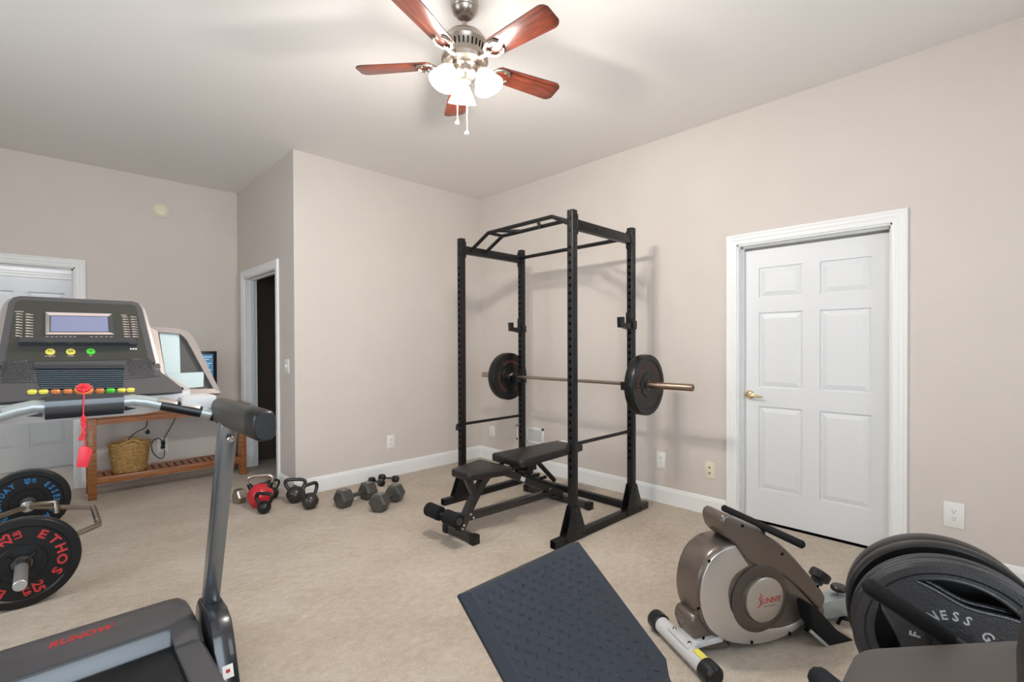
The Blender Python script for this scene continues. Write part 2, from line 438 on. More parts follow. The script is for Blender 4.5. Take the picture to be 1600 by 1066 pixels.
door1 = panel_door('door_1', Mdoor, DL-DR-0.02, 1.985, 'white six panel door on the right wall with a brass lever')
kp = atX(1172, 617, XR+0.09)
lv = G().lathe([(0, 0), (0.032, 0), (0.032, 0.006), (0.026, 0.012), (0.012, 0.016), (0.011, 0.045), (0, 0.047)], (XR+0.092, kp.y, kp.z), (-1, 0, 0), 24)
lv.tube([(XR+0.05, kp.y, kp.z), (XR+0.047, kp.y-0.03, kp.z), (XR+0.05, kp.y-0.07, kp.z-0.006), (XR+0.054, kp.y-0.1, kp.z-0.008)], [0.010, 0.009, 0.008, 0.006], 10)
struct('lever_handle', lv, BRASS, 'brass lever handle', parent=door1)
panel_door('door_3', frame((-0.62, HY, 0.0), (1, 0, 0), (0, 0, 1)) @ Matrix.Translation((0, 0.012, 0.02)), 0.91, 2.02, 'closed white hall door seen through the far doorway')
# jambs, stops and casings
def jamb(name, o, ax, inn, w, h, depth, label):
    """lining of a doorway: o corner at the wall face, ax along the wall, inn into the wall"""
    o = V(o); ax = V(ax); inn = V(inn); z = V((0, 0, 1)); g = G(); t = 0.016
    g.prism([o, o+ax*t, o+ax*t+z*h, o+z*h], inn*depth); g.prism([o+ax*(w-t), o+ax*w, o+ax*w+z*h, o+ax*(w-t)+z*h], inn*depth)
    g.prism([o+z*(h-t), o+ax*w+z*(h-t), o+ax*w+z*h, o+z*h], inn*depth)
    s0 = 0.055; sd = 0.034; st = t+0.012
    a = o+inn*s0
    g.prism([a+ax*t, a+ax*st, a+ax*st+z*(h-t), a+ax*t+z*(h-t)], inn*sd)
    g.prism([a+ax*(w-st), a+ax*(w-t), a+ax*(w-t)+z*(h-t), a+ax*(w-st)+z*(h-t)], inn*sd)
    g.prism([a+ax*t+z*(h-st), a+ax*(w-t)+z*(h-st), a+ax*(w-t)+z*(h-t), a+ax*t+z*(h-t)], inn*sd)
    struct(name, g, WHITE, label)
def casing(name, o, ax, out, w, h, label, cw=0.068):
    """moulded casing round an opening on the wall face; out is the room side"""
    o = V(o); ax = V(ax); out = V(out); z = V((0, 0, 1)); g = G()
    prof = [(-0.006, 0.0), (-0.006, 0.011), (0.004, 0.013), (0.020, 0.012), (0.030, 0.016), (0.046, 0.016), (0.056, 0.020), (cw-0.004, 0.020), (cw, 0.016), (cw, 0.0)]
    def ringat(kind):
        r = []
        for d, t in prof:
            if kind == 0: p = o-ax*d
            elif kind == 1: p = o-ax*d+z*(h+d)
            elif kind == 2: p = o+ax*(w+d)+z*(h+d)
            else: p = o+ax*(w+d)
            r.append(p+out*t)
        return r
    g.loft([ringat(0), ringat(1), ringat(2), ringat(3)])
    struct(name, g, WHITE, label, sharp=12)
jamb('trim_1', (XR, DL, 0), (0, -1, 0), (1, 0, 0), DL-DR, DT, 0.14, 'white jamb of the closed door')
casing('trim_2', (XR, DL, 0), (0, -1, 0), (-1, 0, 0), DL-DR, DT, 'white moulded casing round the closed door')
jamb('trim_3', (XS, CL0, 0), (0, 1, 0), (1, 0, 0), CL1-CL0, DT, T, 'white jamb of the closet doorway')
casing('trim_4', (XS, CL0, 0), (0, 1, 0), (-1, 0, 0), CL1-CL0, DT, 'white casing round the closet doorway')
jamb('trim_5', (FD0, YF, 0), (1, 0, 0), (0, 1, 0), FD1-FD0, DT, T, 'white jamb of the far doorway')
casing('trim_6', (FD0, YF, 0), (1, 0, 0), (0, -1, 0), FD1-FD0, DT, 'white casing round the far doorway')
casing('trim_7', (-0.63, HY, 0), (1, 0, 0), (0, -1, 0), 0.93, 2.055, 'white casing round the hall door')
struct('trim_8', G().box((XR+0.094, DR, 0), (XR+0.139, DL, 0.004)), HOLE, 'dark threshold gap under the closed white door')
struct('trim_9', G().box((XS+0.06, CL1-0.0185, 0.9), (XS+0.085, CL1-0.0155, 0.96)).box((XS+0.066, CL1-0.0195, 0.915), (XS+0.079, CL1-0.018, 0.945)), BRASS, 'brass strike plate on the closet jamb')
# baseboards
def baseboard(name, o, ax, out, L_, label):
    o = V(o); ax = V(ax); out = V(out); z = V((0, 0, 1))
    pr = [(0, 0), (0.014, 0), (0.014, 0.108), (0.011, 0.118), (0.008, 0.132), (0.004, 0.137), (0, 0.137)]
    g = G().loft([[o+out*d+z*h for d, h in pr], [o+ax*L_+out*d+z*h for d, h in pr]])
    struct(name, g, WHITE, label, sharp=12)
baseboard('baseboard_right', (XR, 1.465, 0), (0, 1, 0), (-1, 0, 0), YC-1.465, 'white baseboard along the right wall behind the rack')
baseboard('baseboard_near', (XR, YS, 0), (0, 1, 0), (-1, 0, 0), DR-0.068-YS, 'white baseboard on the right wall past the door')
baseboard('baseboard_back', (XS-0.014, YC, 0), (1, 0, 0), (0, -1, 0), XR-XS+0.014, 'white baseboard behind the dumbbells')
baseboard('baseboard_closet', (XS, YC-0.014, 0), (0, 1, 0), (-1, 0, 0), CL0-0.068-YC+0.014, 'short white baseboard beside the closet doorway')
baseboard('baseboard_far', (FD1+0.068, YF, 0), (1, 0, 0), (0, -1, 0), XS-FD1-0.068, 'white baseboard behind the console table')

# ------------------------------------------------------------------ wall plates
def outlet(label, M, slots=True, m=PLATEW, w=0.072, h=0.118, jack=False, switch=False):
    t = Thing('light_switch' if switch else ('phone_jack' if jack else 'wall_outlet'), label, 'switch' if switch else 'outlet', M.translation)
    t.part('cover_plate', G().cbox((0, 0, 0.003), (w, h, 0.006), 0.002, M), m)
    if switch:
        t.part('toggle', G().cbox((0, 0.004, 0.010), (0.010, 0.022, 0.014), 0.002, M).cbox((0, 0, 0.006), (0.018, 0.034, 0.002), 0, M), m)
        return t
    if jack:
        for dy in (0.022, -0.022): t.part('socket', G().cbox((0, dy, 0.0063), (0.014, 0.012, 0.001), 0, M), SLOT)
        return t
    for dy in (0.0195, -0.0195):
        f = t.part('socket', G().lathe([(0, 0.006), (0.0165, 0.006), (0.0165, 0.0075), (0, 0.0075)], M @ V((0, dy, 0)), M.to_3x3() @ V((0, 0, 1)), 24), m)
        g = G()
        for dx in (-0.0065, 0.0065): g.cbox((dx, dy+0.004, 0.0076), (0.0022, 0.009, 0.0008), 0, M)
        g.cbox((0, dy-0.008, 0.0076), (0.005, 0.005, 0.0008), 0, M)
        t.part('slots', g, SLOT, f)
    t.part('screw', G().lathe([(0, 0.0065), (0.003, 0.0065), (0.0025, 0.0075), (0, 0.0075)], M @ V((0, 0, 0)), M.to_3x3() @ V((0, 0, 1)), 10), m)
    return t
def mR(y, z): return frame((XR, y, z), (0, -1, 0), (0, 0, 1))
outlet('white duplex outlet low on the right wall near the room corner', mR(4.104, 0.331), w=0.09)
outlet('white duplex outlet on the right wall between rack and phone jack', mR(2.0, 0.353), w=0.08, h=0.135)
outlet('cream phone jack plate just left of the closed white door', mR(1.592, 0.343), m=IVORY, w=0.078, h=0.128, jack=True)
outlet('large white duplex outlet right of the closed white door', mR(0.203, 0.346), w=0.088, h=0.143)
outlet('white duplex outlet on the wall behind the dumbbells', frame((2.494, YC, 0.347), (1, 0, 0), (0, 0, 1)), w=0.085, h=0.135)
outlet('white outlet under the console table with cords plugged in', frame((0.864, YF, 0.307), (1, 0, 0), (0, 0, 1)), w=0.09, h=0.145)
outlet('white light switch between the closet doorway and the wall corner', frame((XS, 4.497, 1.131), (0, -1, 0), (0, 0, 1)), w=0.115, h=0.125, switch=True)
# vent
tv = Thing('wall_vent', 'white slotted air return grille low on the right wall behind the rack', 'vent', (XR, 3.52, 0.29))
va, vb, v0, v1 = 3.70, 3.305, 0.288, 0.452
g = G()
for a, b, c, d in ((va, vb, v0, v0+0.022), (va, vb, v1-0.022, v1), (va, va-0.022, v0, v1), (vb+0.03, vb, v0, v1), (3.545, 3.53, v0, v1)):
    g.box((XR-0.008, min(a, b), c), (XR, max(a, b), d), 0.001)
tv.part('frame', g, WHITE)
tv.part('backing', G().box((XR-0.0015, vb, v0), (XR-0.0005, va, v1)), SLOT)
for k in range(13):
    z = v0+0.026+k*0.0092
    tv.part('slat', G().box((XR-0.006, vb+0.02, z), (XR-0.002, va-0.02, z+0.0060)), WHITE)
# smoke detector on the far wall
p = atY(252, 329, YF)
td = Thing('smoke_detector', 'round cream smoke detector high on the far wall', 'detector', p)
td.part('base', G().lathe([(0, 0), (0.072, 0), (0.072, 0.012), (0.068, 0.016), (0, 0.016)], p, (0, -1, 0), 32), IVORY)
td.part('cover', G().lathe([(0, 0.016), (0.06, 0.016), (0.057, 0.03), (0.045, 0.038), (0.02, 0.04), (0, 0.036)], p, (0, -1, 0), 32), IVORY)
td.part('button', G().lathe([(0, 0.039), (0.012, 0.039), (0.011, 0.043), (0, 0.043)], p+V((0.02, 0, -0.02)), (0, -1, 0), 16), IVORY)

# closet contents (dim)
CLOSET_SHADE = mat('closet_shade', (92, 80, 71), 0.9)  # closet shade put into the colour of an added lining
struct('wall_closet_shade', G().box((XS+T, YF-0.02, 0), (2.9, YF, 2.5)).box((2.88, YC+T, 0), (2.9, YF-0.02, 2.5)).box((XS+T, YC+T, 2.48), (2.9, YF, 2.5)).box((XS+T, YC+T, 0), (2.9, YC+T+0.02, 2.5)), CLOSET_SHADE, 'dark taupe inside walls of the unlit closet')
tr = Thing('closet_rod', 'dark hanging rod across the unlit closet', 'rod', (2.2, 5.2, 1.72))
tr.part('rod', G().cyl((XS+T+0.35, 4.46, 1.78), (XS+T+0.35, YF-0.02, 1.78), 0.016), STEEL)
tj = Thing('jacket', 'dark jacket hanging in the closet doorway', 'jacket', (2.05, 5.2, 0.9))
jx, jy = 2.03, 5.19
rings = []
for z, w, d in ((1.02, .20, .05), (1.2, .23, .07), (1.4, .22, .075), (1.55, .20, .06), (1.63, .13, .045), (1.67, .05, .03)):
    rings.append([(jx+d*sin(a), jy+w*cos(a)+0.02*sin(3*a+z*9), z) for a in [2*pi*i/20 for i in range(20)]])
tj.part('body', G().loft(rings), JACKET)
for s in (-1, 1): tj.part('sleeve', G().tube([(jx, jy+s*.18, 1.58), (jx+.01, jy+s*.25, 1.4), (jx+.02, jy+s*.26, 1.05)], [.06, .055, .045], 12), JACKET)
tj.part('hanger', G().tube([(jx, jy, 1.66), (jx, jy, 1.74), (jx+.012, jy, 1.79), (jx+.022, jy, 1.805), (jx+.03, jy, 1.79)], 0.003, 6), STEEL)
tb = Thing('clothes_bag', 'dark bag stuffed with clothes on the closet floor', 'bag', (2.1, 5.1, 0))
rings = []
for z, w in ((0, .2), (.08, .25), (.25, .25), (.38, .2), (.45, .12), (.47, .04)):
    rings.append([(2.12+w*0.8*cos(a)*(1+.08*sin(5*a+z*20)), 5.08+w*1.2*sin(a)*(1+.07*sin(4*a+z*13)), z) for a in [2*pi*i/28 for i in range(28)]])
tb.part('body', G().loft(rings), CLOTH, sharp=80)
tb.part('handle', G().tube([(2.08, 4.95, .42), (2.02, 5.0, .5), (2.02, 5.16, .5), (2.08, 5.2, .42)], .012, 8, smooth=2), JACKET)

# ================================================================== CEILING FAN
fx, fy = FAN; ZB = 2.70
tf = Thing('ceiling_fan', 'brushed nickel ceiling fan with five cherry wood blades and three lit shades', 'ceiling fan', (fx, fy, H))
tf.part('canopy', G().lathe([(0, 0), (0.068, 0), (0.070, -0.012), (0.066, -0.03), (0.061, -0.036), (0.063, -0.041), (0.056, -0.056), (0.043, -0.068), (0.036, -0.072), (0.031, -0.069), (0, -0.066)], (fx, fy, H), (0, 0, 1), 40), NICKEL)
tf.part('downrod', G().cyl((fx, fy, H-0.1), (fx, fy, 2.865), 0.0135).cyl((fx, fy, 2.88), (fx, fy, 2.862), 0.022, 0.026), NICKEL)
mt = tf.part('motor_housing', G().lathe([(0, 2.872), (0.03, 2.872), (0.055, 2.864), (0.09, 2.846), (0.104, 2.828), (0.107, 2.814), (0.112, 2.806), (0.108, 2.798), (0.100, 2.770), (0.098, 2.752), (0.102, 2.744), (0.114, 2.738), (0.116, 2.722), (0.104, 2.706), (0.075, 2.698), (0, 2.698)], (fx, fy, 0), (0, 0, 1), 48), NICKEL)
for k in range(30):
    a = 2*pi*k/30; c = V((cos(a), sin(a), 0))
    p0 = V((fx, fy, 2.788))+c*0.1055; p1 = V((fx, fy, 2.760))+c*0.100
    tf.part('vent_slot', G().beam(p0, p1, 0.006, 0.002, c, 0), HOLE, mt)
tf.part('switch_housing', G().lathe([(0, 2.70), (0.066, 2.70), (0.068, 2.69), (0.060, 2.682), (0.064, 2.672), (0.060, 2.65), (0.045, 2.632), (0.028, 2.624), (0, 2.622)], (fx, fy, 0), (0, 0, 1), 40), NICKEL)
Rb = 0.55
for k in range(5):
    a = radians(-86+72*k); u = V((cos(a), sin(a), 0)); w = V((-sin(a), cos(a), 0)); tw = radians(-12)
    w2 = (w*cos(tw)+V((0, 0, 1))*sin(tw)); nn = u.cross(w2).normalized()
    o = V((fx, fy, ZB+0.012))
    pts = []
    r0, r1, w0, w1 = 0.185, Rb, 0.052, 0.066
    pts.append((r0, -w0)); pts.append((r1-0.04, -w1))
    for j in range(1, 6): b = -pi/2+pi/2*j/6; pts.append((r1-0.04+0.04*cos(b), -w1+0.04+0.04*sin(b)))
    for j in range(1, 6): b = pi/2*j/6; pts.append((r1-0.04+0.04*cos(b), w1-0.04+0.04*sin(b)))
    pts.append((r1-0.04, w1)); pts.append((r0, w0)); pts.append((r0-0.02, w0-0.02)); pts.append((r0-0.02, -w0+0.02))
    # the blade's grain runs along its own x axis, so it is built in its own frame
    Mb = frame(o, u, w2)
    ob = link('blade', G().prism([(x, y, -0.003) for x, y in pts], (0, 0, 0.006), 0.0015), BLADEW, tf.o, 35)
    ob.matrix_local = tf.inv @ Mb
    g = G()
    g.tube([V((fx, fy, 2.712))+u*0.085, V((fx, fy, 2.700))+u*0.115, o+u*0.150-nn*0.012, o+u*0.175-nn*0.008], [0.012, 0.011, 0.010, 0.010], 10)
    for s in (-1, 1):
        g.tube([o+u*0.150-nn*0.01, o+u*0.165+w2*(s*0.028)-nn*0.008, o+u*0.195+w2*(s*0.042)-nn*0.007, o+u*0.232+w2*(s*0.036)-nn*0.007, o+u*0.246+w2*(s*0.018)-nn*0.007], [0.009, 0.009, 0.008, 0.008, 0.007], 8)
    arm = tf.part('blade_arm', g, NICKEL)
    for s in (-1, 0, 1):
        q = o+u*(0.21 if s else 0.185)+w2*(s*0.038); tf.part('screw', G().ball(q-nn*0.014, 0.005, seg=10), NICKEL, arm)
for k, da in enumerate((12, 132, 252)):
    a = YAW+radians(da); u = V((cos(a), sin(a), 0))*0.95; o = V((fx, fy, 2.685))
    tf.part('lamp_arm', G().tube([o+u*0.03, o+u*0.06+V((0, 0, 0.004)), o+u*0.085-V((0, 0, 0.012)), o+u*0.092-V((0, 0, 0.02))], 0.009, 10).lathe([(0, 0), (0.02, 0), (0.022, 0.012), (0.018, 0.02), (0, 0.02)], o+u*0.088-V((0, 0, 0.012)), u*0.45-V((0, 0, 1)), 20), NICKEL)
    ax = (u*0.45-V((0, 0, 1))).normalized(); b0 = o+u*0.096-V((0, 0, 0.024))
    sh = tf.part('lamp_shade', G().lathe([(0.022, 0), (0.034, 0.012), (0.046, 0.034), (0.058, 0.062), (0.069, 0.084), (0.0725, 0.092), (0.0695, 0.091), (0.055, 0.062), (0.043, 0.034), (0.031, 0.013), (0.02, 0.002)], b0, ax, 36), BULB, sharp=60, label='frosted glass shade, lit')
    tf.part('bulb', G().ball(b0+ax*0.045, 0.024, seg=16), BULB, sh)
    pl = point('lamp_light', b0+ax*0.115, LAMP_W, LAMP_COL, 0.03)
for dx, L_, zt in ((-0.035, 0.215, 2.635), (0.012, 0.255, 2.625)):
    rr = _R*dx+V((_F.x, _F.y, 0))*-0.02
    p0 = V((fx+rr.x, fy+rr.y, zt)); p1 = p0-V((0, 0, L_))
    tf.part('pull_chain', G().cyl(p0, p1, 0.0022, seg=8), IVORY)
    tf.part('chain_pull', G().lathe([(0, 0.004), (0.006, 0), (0.010, -0.008), (0.011, -0.014), (0.006, -0.02), (0, -0.02)], p1, (0.25*_R.x, 0.25*_R.y, 1), 16), PLATEW)

# ================================================================== POWER RACK
XA, XB, YL, YR, RH = 2.54, 3.265, 3.218, 2.027, 2.215
hw = 0.025
tk = Thing('power_rack', 'black steel power rack with multi grip pull up bar in the corner', 'power rack', ((XA+XB)/2, (YL+YR)/2, 0))
for X_, Y_ in ((XA, YL), (XA, YR), (XB, YL), (XB, YR)):
    up_ = tk.part('upright', G().box((X_-hw, Y_-hw, 0.05), (X_+hw, Y_+hw, RH), 0.003), BLKM)
    g = G()
    for k in range(34):
        z = 0.44+k*0.0508
        if 1.98 < z < 2.2: continue
        if X_ == XA or True:
            g.cyl((X_-hw-0.0006, Y_, z), (X_-hw+0.001, Y_, z), 0.0125, seg=12)
    tk.part('adjustment_holes', g, HOLE, up_, stuff=True)
    for z in (2.16, 2.08):
        tk.part('bolt', G().lathe([(0, 0), (0.012, 0), (0.011, 0.007), (0, 0.008)], (X_-hw, Y_, z), (-1, 0, 0), 6), BLKM, up_)
        tk.part('bolt', G().lathe([(0, 0), (0.009, 0), (0.008, 0.005), (0, 0.005)], (X_, Y_-hw, z+0.015), (0, -1, 0), 6), BLKM, up_)
for Y_ in (YL, YR):
    ft = tk.part('foot_tube', G().box((2.335, Y_-hw, 0.003), (3.475, Y_+hw, 0.053), 0.002), BLKM)
    for x in (2.3345, 3.4755): tk.part('open_end', G().box((x-0.0005, Y_-hw+0.004, 0.007), (x+0.0005, Y_+hw-0.004, 0.049)), HOLE, ft)
    for X_ in (XA, XB):
        for s in (-1, 1):
            y0 = Y_+s*hw
            pr = [(X_-0.105, 0.012), (X_+0.105, 0.012), (X_+0.105, 0.055), (X_+0.032, 0.235), (X_-0.032, 0.235), (X_-0.105, 0.055)]
            gp = tk.part('gusset_plate', G().prism([(x, y0, z) for x, z in pr], (0, s*0.004, 0), 0.0008), BLKM)
            for x, z in ((X_, 0.2), (X_, 0.135), (X_-0.085, 0.033), (X_+0.085, 0.033)):
                tk.part('bolt', G().lathe([(0, 0), (0.0095, 0), (0.0085, 0.007), (0, 0.008)], (x, y0+s*0.004, z), (0, s, 0), 6), BLKM, gp)
    # side crossmember at the top with end plates
    cm = tk.part('top_crossmember', G().box((XA+hw, Y_-hw+0.002, 2.09), (XB-hw, Y_+hw-0.002, 2.155), 0.002), BLKM)
    for x, s in ((XA+hw, 1), (XB-hw, -1)): tk.part('end_plate', G().box((min(x, x+s*0.006), Y_-hw-0.003, 2.055), (max(x, x+s*0.006), Y_+hw+0.003, 2.19), 0.001), BLKM, cm)
    for x in (XA+0.085, XA+0.245): tk.part('bolt', G().lathe([(0, 0), (0.011, 0), (0.010, 0.007), (0, 0.008)], (x, Y_-hw+0.002, 2.125), (0, -1, 0), 8), BLKM, cm)
    # safety bar with hooked end
    sb = G().cyl((XA-0.04, Y_, 0.645), (XB+0.035, Y_, 0.645), 0.0125)
    sb.tube([(XA-0.035, Y_, 0.645), (XA-0.05, Y_, 0.645), (XA-0.055, Y_, 0.635), (XA-0.055, Y_, 0.6)], 0.0105, 10)
    tk.part('safety_bar', sb, BLKM)
tk.part('rear_crossmember', G().box((3.308, YR-hw, 0.003), (3.358, YL+hw, 0.053), 0.002), BLKM)
tk.part('pull_up_bar', G().cyl((XB, YR+hw, 2.142), (XB, YL-hw, 2.142), 0.016), BLKM)
# multi grip bar: two bent tubes with slanted handles, raised above the side members
def mg(x, y, z): return V((x, y, z))
X1, X2, zb, zt = XA+0.085, XA+0.245, 2.12, 2.235
g1 = [mg(X1, YL-0.02, zb), mg(X1, YL-0.25, zt), mg(X1, YR+0.25, zt), mg(X1, YR+0.02, zb)]
g2 = [mg(X2, YL-0.02, zb), mg(X2, YL-0.25, zt), mg(X2, YR+0.25, zt), mg(X2, YR+0.02, zb)]
mb = tk.part('multi_grip_bar', G().tube(g1, 0.0155, 14, smooth=0).tube(g2, 0.0155, 14), BLKM)
for a, b in ((YL-0.25, YL-0.25), (2.86, 2.74), (2.42, 2.54), (YR+0.25, YR+0.25)):
    hd = tk.part('grip_handle', G().cyl(mg(X1, a, zt), mg(X2, b, zt), 0.0135), BLKM, mb)
# J hooks
def jhook(Y_, z, nm='j_hook', L=0.115):
    x0 = XB-hw; hk = 0.045 if L > 0.1 else 0.03
    g = G()
    g.box((x0-0.004, Y_-hw-0.006, z-0.045), (x0, Y_+hw+0.006, z+0.085), 0.001)
    for s in (-1, 1):
        y0 = Y_+s*(hw+0.001)
        g.box((x0-0.004, min(y0, y0+s*0.005), z-0.045), (XB+hw+0.006, max(y0, y0+s*0.005), z+0.02), 0.001)
    g.prism([(x0, Y_-hw, z), (x0-L, Y_-hw, z-0.0), (x0-L, Y_-hw, z-0.03), (x0, Y_-hw, z-0.05)], (0, 2*hw, 0), 0.001)
    g.prism([(x0-L+0.01, Y_-hw-0.003, z-0.035), (x0-L-0.01, Y_-hw-0.003, z-0.033), (x0-L-0.015, Y_-hw-0.003, z+hk), (x0-L+0.003, Y_-hw-0.003, z+hk)], (0, 2*hw+0.006, 0), 0.001)
    tk.part(nm, g, BLKM)
jhook(YL, 1.478); jhook(YR, 1.478)
BARZ, BARX = 1.016, 3.19
jhook(YL, BARZ-0.0155, L=0.07); jhook(YR, BARZ-0.0155, L=0.07)

# barbell
tbb = Thing('barbell', 'long steel barbell resting on the rack hooks', 'barbell', (BARX, 2.6, BARZ))
tbb.part('shaft', G().cyl((BARX, 1.93, BARZ), (BARX, 3.27, BARZ), 0.0142), STEEL)
for s, y0, y1, m_ in ((1, 3.262, 3.695, STEEL), (-1, 1.938, 1.497, BRONZE)):
    sl = tbb.part('sleeve', G().lathe([(0, 0), (0.0247, 0), (0.0247, abs(y1-y0)-0.004), (0.0225, abs(y1-y0)), (0.011, abs(y1-y0)), (0.010, abs(y1-y0)-0.006), (0, abs(y1-y0)-0.006)], (BARX, y0, BARZ), (0, s, 0), 28), m_)
    tbb.part('collar', G().lathe([(0.024, 0), (0.036, 0.002), (0.038, 0.010), (0.036, 0.024), (0.0245, 0.026)], (BARX, y0, BARZ), (0, s, 0), 28), CHROME, sl)

def bumper(name, label, c, axis, R=0.225, th=0.075, group=None, texts=(), blocks=(), tm=REDT2, upv=(0, 0, 1), size=0.034, Rt=None, both=True):
    """bumper plate centred at c; axis = direction of the lettered face"""
    c = V(c); ax = V(axis).normalized()
    t = Thing(name, label, 'weight plate', c, 0, group)
    h = th/2
    pr = [(0.0255, -h+0.004), (0.045, -h+0.002), (0.046, -h), (0.092, -h), (0.096, -h+0.006), (R*0.80, -h+0.006), (R*0.83, -h), (R-0.008, -h), (R-0.003, -h+0.003), (R, -h+0.012),
          (R, h-0.012), (R-0.003, h-0.003), (R-0.008, h), (R*0.83, h), (R*0.80, h-0.006), (0.096, h-0.006), (0.092, h), (0.046, h), (0.045, h-0.002), (0.0255, h-0.004)]
    t.part('rubber_disc', G().lathe(pr, c, ax, 72, close=True), RUBBER, sharp=25)
    t.part('steel_hub', G().lathe([(0.0252, -h+0.001), (0.040, -h+0.001), (0.040, -h-0.001), (0.0252, -h-0.001)], c, ax, 36, close=True)
           .lathe([(0.0252, h-0.001), (0.040, h-0.001), (0.040, h+0.001), (0.0252, h+0.001)], c, ax, 36, close=True), RDARK)
    up = V(upv); right = up.cross(ax).normalized()
    for sgn in ((1, -1) if both else (1,)):
        a = ax*sgn; rt = up.cross(a).normalized()
        Mx = frame(c+a*(h-0.0055), rt, a.cross(rt))
        g = G()
        for s_, ang, sz, wide, rad in texts:
            ring_text(g, s_, rad or R*0.63, ang, sz, Mx, wide=wide, bold=0.03)
        if len(texts): t.part('lettering', g, tm, stuff=True)
        for l1, l2, ang, rad, bs in blocks:
            B = Mx @ Matrix.Rotation(-radians(ang), 4, 'Z') @ Matrix.Translation((0, rad, 0)) @ Matrix.Rotation(pi/2, 4, 'Z') @ Matrix.Diagonal((bs, bs, 1, 1))
            t.part('weight_mark', G().mesh(text_mesh(l1, 0.058, 0.0012, bold=0.03), B @ Matrix.Translation((0, 0.022, 0))).mesh(text_mesh(l2, 0.038, 0.0012, bold=0.03), B @ Matrix.Translation((0.002, -0.022, 0))), tm, stuff=True)
    return t
EE = [('ESSENTIALS', -72, 0.034, 0.95, None), ('45', -8, 0.032, 0.9, None), ('EVERYDAY', 60, 0.034, 0.95, None), ('45', 172, 0.032, 0.9, None)]
EE2 = [('45', -30, 0.036, 0.9, None), ('ESSENTIALS', 38, 0.034, 0.95, None), ('EVERYDAY', -115, 0.034, 0.95, None), ('45', 150, 0.034, 0.9, None)]
bumper('bumper_plate', 'black bumper plate with dull red lettering on the barbell end nearest the white door', (BARX, 1.868, BARZ), (0, -1, 0), texts=EE, both=False)
bumper('bumper_plate', 'black bumper plate with dull red lettering on the barbell end nearest the room corner', (BARX, 3.334, BARZ), (0, -1, 0), texts=EE2, both=False)

# ================================================================== BENCH
BY = 2.605
tn = Thing('weight_bench', 'adjustable black padded bench with foam ankle rollers under the rack', 'bench', (2.6, BY, 0))
def padshape(x0, x1, wa, wb, z0, z1, r=0.03):
    pts = []
    def cor(x, y, sx, sy):
        out = []
        for j in range(5):
            a = pi/2*j/4
            out.append((x-sx*r+sx*r*cos(a), y-sy*r+sy*r*sin(a)))
        return out
    a = cor(x1, wb/2, 1, 1); b = cor(x0, wa/2, -1, 1)[::-1]; c = cor(x0, -wa/2, -1, -1); d = cor(x1, -wb/2, 1, -1)[::-1]
    return [(x, BY+y, z0) for x, y in a+b+c+d], (0, 0, z1-z0)
p_, o_ = padshape(2.03, 2.375, 0.215, 0.36, 0.398, 0.452)
tn.part('seat_pad', G().prism(p_, o_, 0.014, 3), VINYL, sharp=60)
p_, o_ = padshape(2.465, 3.25, 0.335, 0.265, 0.42, 0.482)
tn.part('back_pad', G().prism(p_, o_, 0.016, 3), VINYL, sharp=60)
tn.part('brand_patch', G().box((3.19, BY-0.10, 0.4822), (3.235, BY+0.10, 0.4830)), PLATEW)
# front foot
tn.part('front_foot', G().box((2.005, BY-0.155, 0.006), (2.055, BY+0.135, 0.056), 0.003), BLKM2)
for s in (-1, 1):
    y = BY-0.01+s*0.145
    tn.part('foot_cap', G().box((1.999, y-0.026, 0), (2.061, y+0.026, 0.063), 0.006), RUBBER)
tn.part('rear_foot', G().box((3.085, BY-0.29, 0.006), (3.135, BY+0.40, 0.056), 0.003), BLKM2)
for y in (BY-0.285, BY+0.395): tn.part('foot_cap', G().box((3.079, y-0.026, 0), (3.141, y+0.026, 0.062), 0.006), RUBBER)
# main leg: from front foot up to the hinge and down to the rear
def S_(x, z, y=BY): return V((x, y, z))
g = G()
arc = [S_(2.03, 0.05), S_(2.15, 0.24), S_(2.26, 0.37), S_(2.33, 0.405), S_(2.42, 0.385), S_(2.62, 0.29), S_(3.1, 0.07)]
P = arc
for _ in range(2):
    Q = [P[0]]
    for a, b in zip(P[:-1], P[1:]): Q += [a.lerp(b, .25), a.lerp(b, .75)]
    P = Q+[P[-1]]
rings = []
for i, q in enumerate(P):
    d = (P[min(i+1, len(P)-1)]-P[max(i-1, 0)]).normalized(); nrm = V((-d.z, 0, d.x)); s = V((0, 1, 0))
    rings.append([q+nrm*0.026+s*0.026, q+nrm*0.026-s*0.026, q-nrm*0.026-s*0.026, q-nrm*0.026+s*0.026])
g.loft(rings)
tn.part('main_beam', g, BLKM2)
tn.part('lower_beam', G().beam(S_(2.09, 0.125), S_(3.0, 0.10), 0.05, 0.05).beam(S_(2.98, 0.10), S_(3.1, 0.04), 0.05, 0.05), BLKM2)
tn.part('seat_post', G().beam(S_(2.175, 0.245), S_(2.10, 0.39), 0.045, 0.045), BLKM2)
tn.part('seat_bracket', G().box((2.08, BY-0.03, 0.382), (2.34, BY+0.03, 0.4)), BLKM2)
tn.part('support_strut', G().beam(S_(2.76, 0.42, BY-0.02), S_(3.0, 0.20, BY-0.02), 0.026, 0.03).beam(S_(2.6, 0.41), S_(3.2, 0.41), 0.05, 0.025), BLKM)
tn.part('adjustment_ladder', G().beam(S_(2.62, 0.325), S_(3.0, 0.155), 0.07, 0.02).beam(S_(2.72, 0.30), S_(2.72, 0.325), 0.08, 0.012).beam(S_(2.8, 0.265), S_(2.8, 0.29), 0.08, 0.012).beam(S_(2.88, 0.23), S_(2.88, 0.255), 0.08, 0.012), BLKM)
tn.part('label_sticker', G().beam(S_(2.60, 0.298, BY-0.027), S_(2.645, 0.276, BY-0.027), 0.001, 0.032, (0, 0, 1), 0), PLATEW)
